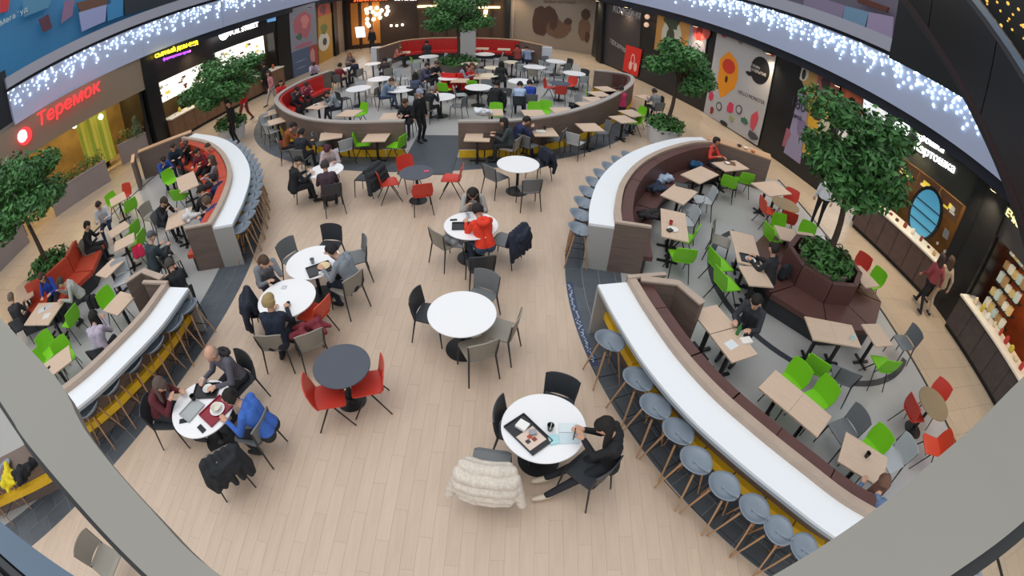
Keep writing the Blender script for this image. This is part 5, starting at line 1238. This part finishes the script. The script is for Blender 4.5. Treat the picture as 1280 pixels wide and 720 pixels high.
r = person((372, 201), (405, 212), 'sit', '1b1d22', '1e2026', 'cap', '17181c', 'person in a black jacket and black cap at the left table with papers')
r = person((409, 186), (407, 214), 'eat', 'b8a8ac', '33343a', 'short', '4a2030', 'person in a pale pink-white jacket with dark red hair facing us')
r = person((406, 206), (408, 200), 'sit', '43303a', '23242a', 'short', '3a3432', 'person in dark plum plaid with back to us at the left table with papers')
# --- right zone
person((967, 311), (938, 325), 'type', '26272b', '2a2b30', 'short', '191515', 'person in a black vest over white sleeves at the pale oak tables')
person((945, 377), (912, 428), 'sit', '34353b', '26272c', 'short', '17130f', 'dark-haired man in a charcoal shirt at the oak table with the green bottle')
person((1104, 604), (1086, 585), 'eat', '5f7698', '33384a', 'long', '6a4a3a', 'brown-haired person in a denim jacket at the bottom right, cut by the parapet')
person((896, 176), (912, 208), 'chat', 'd8453a', '3a3a40', 'short', '1d1616', 'person in a coral shirt on the far bench of the right zone', skin='b98566')
person((1029, 222), (1040, 200), 'stand', 'd4d6da', '17181c', 'short', '2a221e', 'man in a white shirt and black trousers standing on the right walkway', loc=at(1017, 283, 0), rz=-.6)
person(None, None, 'walk', '8a3a40', '17181c', 'long', '3a2620', 'person in a reddish jacket walking beside a long beige coat', loc=at(1146, 386, 0), rz=-.2)
person(None, None, 'walk', 'a8957a', 'a8957a', 'long', '4a3628', 'person in a long beige coat walking on the right walkway', loc=at(1158, 388, 0), rz=-.3)
person(None, None, 'hold', '24262c', '2a3442', 'short', '1c1819', 'person in dark clothes ordering at the right cafe counter behind the tree', loc=at(1083, 290, 0), rz=-1.2)
# --- left zone
L_ = [((204, 200), (226, 228), 'eat', '2a4a9a', '1c2230', 'short', '2a2018', 'person in a royal blue jacket at the left edge of the upper left booth'),
 ((216, 184), (230, 222), 'sit', '1c2c3a', '20232a', 'short', '2a2320', 'person in a dark teal jacket at the top of the upper left booth'),
 ((232, 180), (232, 222), 'eat', '23242a', '23262c', 'short', '4a3a30', 'brown-haired person in dark grey at the top of the upper left booth'),
 ((246, 190), (234, 226), 'sit', '6a1f2c', '26262c', 'short', '2a1c1a', 'person in a maroon top in the upper left booth'),
 ((260, 184), (240, 225), 'chat', 'c2332a', '2a2b30', 'short', '3a2c26', 'person in a red sweater in the upper left booth'),
 ((264, 199), (243, 226), 'back', '77767c', '33343a', 'long', '4a3a30', 'person in a grey cardigan on the orange bench'),
 ((266, 223), (244, 230), 'chat', '242a55', '23262e', 'short', '1d1819', 'person in dark violet-blue leaning on the orange bench'),
 ((252, 238), (234, 230), 'eat', '1d1f24', '22242a', 'short', '1a1614', 'black-clad person bent over the upper left booth table'),
 ((258, 252), (230, 272), 'sit', '24407a', '1f2430', 'short', '5a4634', 'person in a blue shirt on the near end of the orange bench'),
 ((205, 252), (222, 270), 'eat', '24262c', '23242a', 'short', '3a2c24', 'person in dark brown left of the cluttered booth table'),
 ((189, 296), (212, 305), 'sit', '2f3a40', '26282e', 'cap', '55585c', 'person in a grey knitted cap near the beige chair'),
 ((212, 330), (205, 318), 'eat', '1c1d20', '1e2024', 'short', '3f3c38', 'grey-haired person in black beside the upper left bar end'),
 ((123, 257), (128, 285), 'sit', 'c4c2c6', '26304a', 'short', '2a1e18', 'man in a white shirt and navy trousers at the left walkway tables'),
 ((109, 282), (135, 293), 'sit', '191a1d', '2a2c30', 'short', '17130f', 'man in black seated at the left oak tables'),
 ((117, 396), (140, 385), 'eat', 'b4a9b8', '2a2b33', 'long', '14110f', 'black-haired person in pale lilac and maroon near the left bar'),
 ((52, 347), (55, 390), 'sit', '23409a', '26282e', 'long', '4a2c24', 'reddish-haired person in blue at the newspaper table'),
 ((76, 353), (62, 388), 'eat', 'a9a7a2', '33343a', 'short', '3f3126', 'person in a pale top right of the one in blue'),
 ((14, 372), (35, 365), 'sit', '2f2c30', '23242a', 'short', '6a5a4c', 'person in dark clothes at the far left edge')]
def seated(lst, idx):
    for i, a in enumerate(lst):
        r = person(*a)
        if i in idx:
            q = a[-1].split(); col = ['grey', 'taupe', 'anth'][i % 3]
            if len(q)+len((CW[col]+' chair under').split()) <= 16: chair(col, None, None, CW[col]+' chair under '+' '.join(q), loc=Vector((r.location.x, r.location.y, 0)), rz=r.rotation_euler.z)
seated(L_, (0, 7, 9, 11, 12, 13, 14, 17))
person(None, None, 'hold', '1b1c20', '1d1f25', 'short', '2a201c', 'person in black with a white and pink bag at the food counter', loc=at(234, 153, 0), rz=.6)
person(None, None, 'stand', '26282e', '1f2a3a', 'short', '2a201c', 'person in dark clothes waiting at the food counter', loc=at(252, 144, 0), rz=.6)
person(None, None, 'walk', 'c8202c', '8a3a3a', 'long', '2f211c', 'woman in a long red coat carrying a handbag', loc=at(309, 153, 0), rz=2.9)
person(None, None, 'stand', '17181c', '17181c', 'short', '1c1816', 'person in black standing behind the upper left bar', loc=at(293, 182, 0)+Vector((.0, .2, 0)), rz=2.6)
person(None, None, 'stand', '191a1d', '191a1d', 'short', '1c1816', 'person in black at the far food counter', loc=at(335, 117, 0), rz=1.2)
person(None, None, 'walk', 'b87a86', 'a9a2a6', 'long', '3a2a26', 'child in pink beside the far food counter', loc=at(343, 132, 0), rz=2.4)
person(None, None, 'sit', 'b8402c', '2a2b30', 'short', '2a201c', 'person in rust red seated on the terrace under the red sign', loc=at(124, 214, 0), rz=-1.2)
person(None, None, 'eat', '26262c', '23242a', 'short', '1c1816', 'person in black seated on the terrace between the planters', loc=at(142, 205, 0), rz=1.6)
table_at(at(133, 209, 0), .7, .7, .7, 'small table on the terrace under the red sign')
# --- central oval
C_ = [((658, 150), (680, 164), 'eat', '232c52', '1c2030', 'short', '1c1816', 'man in a navy sweater at a square table outside the right curved wall'),
 ((630, 152), (598, 170), 'sit', '3a4244', '2a2c30', 'long', '1c1816', 'woman in a dark green-grey jacket at the square table with a tray'),
 ((650, 106), (651, 98), 'eat', 'a9bcd8', '26304a', 'short', '1c1816', 'person in a light blue shirt with back to us in the oval'),
 ((662, 104), (652, 100), 'eat', '1f3f9a', '20294a', 'short', '1c1816', 'person in a royal blue jacket beside the light blue shirt'),
 ((541, 112), (552, 121), 'eat', '1c1d21', '1c1d21', 'short', '7a746c', 'grey-haired person in a black coat at a white table in the oval'),
 ((489, 101), (503, 112), 'eat', '6a8098', '4a5a78', 'short', '4a3a2c', 'person in a denim shirt leaning on a white table in the oval'),
 ((425, 82), (438, 88), 'sit', '6a1c24', '2a2b30', 'short', '1e1818', 'person in a maroon sweater in the left part of the oval'),
 ((441, 77), (436, 88), 'sit', '1b2234', '23262e', 'short', '2a201c', 'person in a navy jacket opposite the maroon sweater'),
 ((437, 68), (440, 84), 'sit', '8a7d7a', '2a2b30', 'long', '8a5a40', 'light-haired person behind the navy jacket'),
 ((392, 80), (400, 110), 'eat', 'b4a8c0', '1d1f28', 'short', '2a201c', 'person in a lilac shirt leaning over the left curved wall'),
 ((480, 75), (468, 82), 'sit', '3a2c34', '26262c', 'short', '1c1816', 'person in dark plum left of the red booth'),
 ((351, 103), (395, 130), 'back', 'd02a2c', '3a2a2e', 'short', '1c1816', 'person in a bright red jacket on the left curved bench'),
 ((371, 112), (396, 130), 'eat', '3c3a40', '26262c', 'short', '1c1816', 'person in charcoal on the left curved bench'),
 ((383, 106), (397, 130), 'eat', 'a04058', '2a2b30', 'short', '2f2420', 'person in a raspberry top on the left curved bench'),
 ((409, 117), (398, 132), 'eat', '7f8890', '2f3440', 'short', '2a201c', 'person in a grey shirt right of the cluttered oak table'),
 ((377, 165), (395, 172), 'sit', '22262e', '1f2228', 'short', '1c1816', 'person in a dark jacket outside the left curved wall'),
 ((366, 157), (385, 168), 'eat', '8a4a24', '26262c', 'short', '1e1818', 'person in a rust-brown jacket with a red bag outside the wall'),
 ((506, 128), (506, 146), 'sit', '23242a', '23242a', 'short', '3f2f26', 'person in a dark top seated just inside the wall gap'),
 ((546, 80), (560, 96), 'sit', '1f2026', '23242a', 'short', '4a2a22', 'red-haired person in black left of the tree planter'),
 ((534, 82), (545, 95), 'sit', '4a4a66', '26262c', 'short', '1c1816', 'person in grey-violet left of the tree planter'),
 ((519, 94), (545, 100), 'chat', '4a5266', '2a2b33', 'long', '1c1816', 'dark-haired person in slate blue in the middle of the oval'),
 ((582, 83), (603, 96), 'sit', '8a8aa0', '6a2a34', 'long', '2f211c', 'long-haired person in pale lilac right of the red seat'),
 ((590, 82), (600, 96), 'sit', 'a8706a', '3a2a2e', 'short', '5a2f22', 'person in dusty pink next to the pale lilac top'),
 ((627, 80), (640, 80), 'sit', '1c1c20', '23242a', 'long', '15110f', 'long-haired person in black in the middle right of the oval'),
 ((622, 105), (640, 112), 'sit', '1d1e22', '1d1e22', 'short', '17130f', 'person in a black coat left of the light blue shirt'),
 ((658, 60), (648, 64), 'eat', '7a86a0', '1f2a4a', 'short', '2a201c', 'person in a grey-blue top at the right end of the red booth'),
 ((646, 58), (642, 66), 'sit', '8a3a30', '2a2b30', 'short', '2a201c', 'person in brick red beside the grey-blue top'),
 ((500, 58), (506, 68), 'sit', 'b86a5a', '2a2b30', 'long', '5a3a2c', 'person in salmon at the left corner of the red booth'),
 ((533, 53), (528, 60), 'sit', '26262c', '2a2b30', 'short', '1c1816', 'person in black on the red booth at the back'),
 ((776, 111), (758, 114), 'sit', 'b8305a', '2a2b30', 'short', '2a201c', 'person in bright pink on the right curved bench'),
 ((818, 114), (808, 121), 'eat', '7f8084', '2a2b30', 'short', '2f241e', 'person in a grey sweater at the right bend outside the wall')]
seated(C_, (2, 3, 4, 5, 6, 7, 8, 10, 14, 15, 16, 17, 18, 19, 20, 23, 30))
person(None, None, 'stand', '141518', '141518', 'cap', '8a8fa6', 'person in a long black coat and grey-violet hat standing in the wall gap', loc=at(526, 178, 0), rz=-2.2)
person(None, None, 'stand', '1f1d20', '1f1d20', 'short', '2a201c', 'waiter in dark clothes in front of the brown restaurant', loc=at(466, 66, 0), rz=3.0)
# ------------------------------------------------------------------ coats, bags, things on tables
def coat_mesh(seed, puff=1.0):
    mb = MB(); rr = random.Random(seed)
    # body of the coat hung over a backrest (backrest along x at y=0, top z=0)
    for s in np.linspace(-.2, .2, 5):
        cap(mb, (s, .03, .02), (s*1.1, -.07, -.08), .055*puff, .06*puff); cap(mb, (s*1.1, -.07, -.08), (s*1.25+rr.uniform(-.02, .02), -.12, -.42+rr.uniform(-.05, .05)), .06*puff, .045*puff)
        cap(mb, (s, .03, .02), (s, .10, -.22+rr.uniform(-.04, .04)), .05*puff, .045*puff)
    for s in (-1, 1): cap(mb, (s*.24, .0, .0), (s*.31, -.08, -.25), .065*puff, .055*puff); cap(mb, (s*.31, -.08, -.25), (s*.28, -.06, -.48), .055*puff, .045*puff)
    for k in range(9): cap(mb, (rr.uniform(-.2, .2), -.1, rr.uniform(-.35, 0)), (rr.uniform(-.2, .2), -.14, rr.uniform(-.35, 0)), .045*puff, .035*puff)
    return remesh(mb, .016, 2)
def heap_mesh(seed):
    mb = MB(); rr = random.Random(seed)
    for k in range(14):
        p = Vector((rr.uniform(-.2, .2), rr.uniform(-.13, .13), rr.uniform(.05, .17))); q = p+Vector((rr.uniform(-.18, .18), rr.uniform(-.12, .12), rr.uniform(-.05, .06))); cap(mb, p, q, rr.uniform(.05, .08), rr.uniform(.03, .06))
    return remesh(mb, .016, 2)
def bag_mesh():
    mb = MB(); cap(mb, (-.08, 0, .12), (-.08, 0, .30), .10, .08); cap(mb, (.08, 0, .12), (.08, 0, .30), .10, .08); cap(mb, (0, .06, .12), (0, .06, .2), .09, .07); cap(mb, (-.03, -.02, .36), (.03, -.02, .40), .02, .02); return remesh(mb, .014, 2)
def puffer_mesh():
    mb = MB(); rr = random.Random(3)
    for k, (y, z, w_, r_) in enumerate([(.06, -.02, .22, .06), (-.03, .03, .26, .075), (-.12, -.06, .28, .08), (-.16, -.19, .29, .08), (-.17, -.32, .28, .075), (-.17, -.43, .26, .065)]):
        pts = [(-w_, y+.03, z-.02), (-w_*.4, y-.015, z), (w_*.4, y-.02, z+.01), (w_, y+.03, z-.03)]
        for a, b in zip(pts, pts[1:]): cap(mb, a, b, r_*rr.uniform(.9, 1.08), r_*rr.uniform(.9, 1.08))
    for s in (-1, 1):
        for j in range(5): q = (s*(.30+.025*j), -.05-.02*j, -.06-.095*j); cap(mb, q, (q[0]+s*.02, q[1]-.01, q[2]-.05), .072-.003*j, .068-.003*j)
    return remesh(mb, .012, 1)
CM = [puffer_mesh(), coat_mesh(2)]; HM = [heap_mesh(1), heap_mesh(2), heap_mesh(3)]; BM_ = bag_mesh()
def softthing(me, name, loc, rz, col, label, cat, group=None):
    if not len(me.materials): me.materials.append(cloth(col))
    o = link(name, me, None, loc, rz, label, cat, group); setmat(o, cloth(col)); return o
def coat(back_px, face_px, col, label, k=1):
    b = at(*back_px, .80); f = at(*face_px, .6); rz = facing(b, f); b.z = .84; return softthing(CM[k], 'coat', b, rz, col, label, 'coat')
coat((609, 588), (622, 528), 'd2c7ba', 'cream puffer coat hung over the grey chair in the foreground', 0)
coat((275, 574), T8, '1e2126', 'black quilted jacket over the taupe chair at the lower left'); coat((648, 291), T3, '1f2436', 'navy coat hung over the chair right of the red hoodie'); coat((309, 374), T7, '1d2230', 'dark navy coat behind the man in the grey sweater')
coat((466, 211), T9, '24282c', 'black and teal coats piled on the chair left of the red ones', 0); coat((684, 191), T4, '1c2233', 'navy jacket over the chair right of the bare white table'); coat((414, 92), (438, 88), '2a2f2c', 'dark olive jacket behind the person in maroon')
coat((622, 118), (640, 105), '17181b', 'black coat hung on a chair inside the oval')
def heap(px_, z, col, label, i=0, rz=0, cat='clothes'): p = at(*px_, z+.1); p.z = z; return softthing(HM[i], 'clothes_pile', p, rz, col, label, cat)
heap((820, 217), .46, 'b3a795', 'beige coat thrown on the brown bench of the farther right booth', 0); heap((832, 224), .46, 'aebfd4', 'light blue shirt on the pile of coats on the brown bench', 1, 1); heap((822, 236), .46, '2a3448', 'dark denim clothes on the brown bench of the right booth', 2, .5); heap((808, 228), .46, '8d8478', 'taupe scarf heap at the curve of the brown bench', 1, 2.2)
heap((812, 270), .46, '2b2528', 'dark bag and clothes at the near end of the brown bench', 2); heap((871, 207), .46, '24547a', 'blue bag lying on the far brown bench', 0); heap((565, 301), .46, '86868a', 'grey clothes on the taupe chair left of the red hoodie', 1)
heap((605, 141), .75, 'd8dade', 'white coat heaped on the table just inside the right curved wall', 0); heap((386, 414), .46, '7a2a34', 'maroon and white striped bag on the taupe chair', 2, .3); heap((742, 121), .46, '17181b', 'black clothes on the right curved bench, nearer pile', 1); heap((765, 117), .46, '1b1c20', 'black clothes on the right curved bench, farther pile', 2); heap((722, 134), .46, '1b1c20', 'dark bag at the near end of the right curved bench', 0)
heap((200, 318), .46, '2a2c30', 'dark coats on the beige chair below the upper left bar', 2); heap((233, 272), .75, 'c9c6c4', 'crumpled white paper and food wraps on the cluttered booth table', 1, 0, 'rubbish')
softthing(BM_, 'backpack', at(172, 312, .5)-Vector((0, 0, .25)), .6, 'e0305a', 'bright pink bag on the chair next to the oak table', 'bag'); softthing(BM_, 'backpack', Vector((*at(978, 348, .5)[:2], .47)), .4, '1d2024', 'black backpack on the brown octagonal booth', 'bag'); softthing(BM_, 'backpack', Vector((*at(120, 385, .5)[:2], .46)), .4, '17181b', 'black backpack beside the person in lilac', 'bag'); softthing(BM_, 'backpack', Vector((*at(355, 182, .2)[:2], .01)), .2, 'a81f34', 'red bag on the slate floor outside the left curved wall', 'bag'); softthing(BM_, 'backpack', Vector((*at(826, 125, .2)[:2], .01)), .2, '1b1c20', 'black bag behind the person in grey at the right bend', 'bag')
heap((8, 600), .75, 'd8c21c', 'bright yellow bag beyond the parapet at the bottom left', 1, 0, 'bag'); heap((34, 590), .75, '141519', 'black coat beyond the parapet at the bottom left', 0, 1)
# trays, plates, cups, papers: real pieces on the table tops
TZ = .757
def tray(px_, rz, col, label, L=.42, W=.30, z=TZ):
    p = at(*px_, z); r = thing('tray', label, 'tray', p, rz); m = M(col, .4)
    tb = MB().box((0, 0, .005), (L, W, .008)).obj('base', m, r); mb = MB()
    for c, d in (((0, W/2, .014), (L, .012, .022)), ((0, -W/2, .014), (L, .012, .022)), ((L/2, 0, .014), (.012, W, .022)), ((-L/2, 0, .014), (.012, W, .022))): mb.box(c, d)
    mb.obj('rim', m, tb); return r
def small(name, prof, px_, col, label, cat, z=TZ, n=18, rough=.35):
    p = at(*px_, z); return MB().lathe(prof, n).obj(name, M(col, rough), None, smooth=False, loc=p, label=label, cat=cat)
PLATE = [(.06, .0), (.11, .012), (.115, .016), (.105, .014), (.06, .006)]; CUP = [(.03, 0), (.042, .09), (.043, .095), (.036, .09), (.03, .02)]; BOWL = [(.04, 0), (.075, .04), (.08, .05), (.07, .045), (.04, .015)]
def card(name, px_, L, W, rz, col, label, cat, z=TZ, th=.006): p = at(*px_, z); return MB().box((0, 0, th/2), (L, W, th)).obj(name, M(col, .6), None, loc=p, rz=rz, label=label, cat=cat)
tr = tray((660, 543), -.85, '26262a', 'black tray with printed food box on the foreground table', .50, .30)
card('paper_mat', (664, 548), .24, .25, -.85, 'd9c3b4', 'printed pinkish paper on the black foreground tray', 'paper', TZ+.012); card('food_box', (653, 533), .13, .12, -.6, 'eceae6', 'white open food box on the black foreground tray', 'box', TZ+.012, .04); card('food_box', (666, 541), .08, .07, .2, '9a9aa2', 'small grey box on the black foreground tray', 'box', TZ+.03, .03)
for q_, c_ in (((662, 546), 'b5533a'), ((668, 549), '8a3a2c'), ((660, 552), '3a3a3e')): card('printed_card', q_, .05, .05, -.85, c_, {'b5533a': 'orange print square on the foreground tray paper', '8a3a2c': 'dark red print square on the foreground tray paper', '3a3a3e': 'dark print square on the foreground tray paper'}[c_], 'card', TZ+.02, .004)
small('drink_cup', CUP, (687.5, 537), '35403a', 'green-brown drink in a clear cup on the foreground table', 'cup'); c_ = at(687.5, 537, TZ+.1); MB().tube([c_, c_+Vector((.01, .02, .10))], .004, 6).obj('straw', M('dfe8e4', .4), None, label='pale straw standing in the foreground drink', cat='straw')
card('tissue_pack', (692, 550), .11, .13, .3, 'a8d8dc', 'pale turquoise pouch beside the foreground drink', 'pouch', TZ, .02); card('notebook', (710, 535), .22, .13, 0, 'd9e4e8', 'pale open notebook, upper page, on the foreground table', 'notebook', TZ, .008); card('notebook', (711, 548), .23, .15, .05, 'c9d9e0', 'pale open notebook, lower page, on the foreground table', 'notebook', TZ, .008)
tray((270, 514), 1.1, '8a1f30', 'red tray with a white plate at the lower left table', .42, .32); small('plate', PLATE, (272, 512), 'f0f0ee', 'white plate of food on the red tray', 'plate', TZ+.012); small('bowl', BOWL, (271, 511), 'd8d4c4', 'small pale bowl on the white plate', 'bowl', TZ+.03)
tray((240, 513), 1.2, 'a9acac', 'grey tray with wrappers at the lower left table', .34, .24); small('cup', CUP, (243, 500), '1d1d20', 'black cup on the lower left table', 'cup'); card('phone', (230, 526), .15, .075, .4, '141518', 'black phone near the edge of the lower left table', 'phone'); card('phone', (252, 536), .15, .075, -.5, '1a1b1f', 'black phone at the near edge of the lower left table', 'phone')
tray((258, 489), .2, '1f1f22', 'black tray in front of the bald man', .40, .26); small('bowl', BOWL, (261, 488), 'e4e2dc', 'white bowl on the black tray of the bald man', 'bowl', TZ+.012); small('cup', CUP, (255, 480), 'dadad8', 'white cup behind the black tray of the bald man', 'cup', TZ)
tray((399, 337), .6, '3a3a3e', 'dark tray with a plate of food under the man in the grey shirt', .42, .3); small('plate', PLATE, (405, 333), 'e6cfa0', 'plate of golden food on the dark tray', 'plate', TZ+.012); card('napkin', (403, 341), .13, .09, .3, 'eeeeec', 'white napkin on the dark tray', 'napkin', TZ+.015); small('cup', CUP, (391, 329), '8a8f94', 'small grey cup left of the dark tray', 'cup')
small('cup', [(.03, 0), (.035, .05), (.028, .05), (.025, .01)], (361, 381), '3c4042', 'small dark cup on the table of the blond person', 'cup'); card('saucer_ring', (355, 359), .09, .09, 0, 'c9cccf', 'pale coaster on the table of the blond person', 'coaster')
tray((577, 283), .1, '232326', 'black tray on the table of the red hoodie', .34, .24); card('glasses', (567, 275), .13, .05, .2, '2a2a2e', 'dark glasses lying on the table of the red hoodie', 'glasses', TZ, .01); small('cup', CUP, (585, 272), 'c9ccd2', 'pale cup at the far edge of the red hoodie table', 'cup')
card('papers', (398, 219), .3, .2, .4, 'ececea', 'white papers on the table of the black-capped person', 'paper'); card('papers', (415, 212), .26, .2, -.3, 'e2e2e0', 'white papers beside the plum plaid person', 'paper'); card('pink_card', (533, 214), .12, .09, .2, 'd9486a', 'pink flyer on the far slate table', 'flyer')
small('plate', PLATE, (841, 287), 'e0ddd6', 'white plate with leftovers near the wood end panel', 'plate'); small('cup', CUP, (838, 281), 'b03a34', 'red cup on the table of leftovers', 'cup'); card('box', (837, 289), .12, .09, .5, '3a3634', 'dark food box on the table of leftovers', 'box', TZ, .04)
tray((853, 232), -.3, '4a4a4c', 'grey tray on the square table of the farther right booth', .34, .24); small('cup', CUP, (861, 236), '2a2a2c', 'black cup on the square table of the farther right booth', 'cup'); tray((912, 204), -.3, '7a5a44', 'brown tray in front of the coral shirt', .34, .24); small('bowl', BOWL, (909, 205), 'e4e0d8', 'white bowl in front of the coral shirt', 'bowl', TZ+.012)
small('plate', PLATE, (938, 325), 'f0f0f0', 'white plate in front of the person in the black vest', 'plate'); tray((937, 324), -.2, '2c2c30', 'dark tray in front of the person in the black vest', .4, .28); card('papers', (914, 431), .2, .16, .5, 'd8dde0', 'papers on the oak table with the green bottle', 'paper'); card('wraps', (932, 427), .2, .13, .2, 'e8e2dc', 'white food wraps on the oak table with the green bottle', 'food wrap', TZ, .04); small('bottle', [(.03, 0), (.032, .14), (.012, .19), (.012, .23)], (921, 418), '2f7a3c', 'green bottle on the oak table', 'bottle')
small('cup', CUP, (1082, 571), '1f1f22', 'small black cup on the lower right oak table', 'cup'); card('phone', (1074, 352), .16, .08, .9, '2a1c1a', 'phone on the pale table behind the right planter', 'phone'); small('glass_cup', CUP, (1064, 425), 'bcdfe6', 'pale blue glass at the corner of the pinkish table', 'cup')  # the glass is a plain pale blue
for i, (q_, a_) in enumerate([((52, 388), .5), ((60, 384), .9), ((58, 395), .3)]): card('newspaper', q_, .25, .17, a_, ['c9ccd0', 'b8bcc2', 'd6d6d2'][i], 'newspaper sheet on the far left table, %s' % ['left one', 'right one', 'nearest one'][i], 'newspaper')
card('umbrella', (57, 465), .3, .04, 1.2, '1b1b1e', 'folded black umbrella on the bottom left oak table', 'umbrella', TZ, .03)
card('tray_card', (612, 170), .34, .26, 0, '3c3430', 'open brown box on the square table outside the right wall', 'box', TZ, .03); small('cup', CUP, (681, 162), '2a1f1c', 'dark cup on the table of the man in navy', 'cup'); card('plate_card', (676, 164), .26, .2, 0, 'dcdcd8', 'white papers in front of the man in navy', 'paper')
for q_, lb in (((546, 121), 'before the black coat'), ((500, 110), 'of the denim shirt'), ((395, 131), 'on the cluttered oak table in the oval')): small('plate', PLATE, q_, 'dedcd6', 'pale plate '+lb, 'plate')
for i, (u, v) in enumerate([(924, 183), (932, 186), (941, 190)]): p = at(u, v, 1.11); MB().lathe(BOWL, 14).obj('dish', M(['2a2422', 'e6e0d6', 'c9763a'][i], .4), None, loc=p, label=['dark', 'white', 'orange'][i]+' dish left on the oak shelf of the low partition', cat='dish')
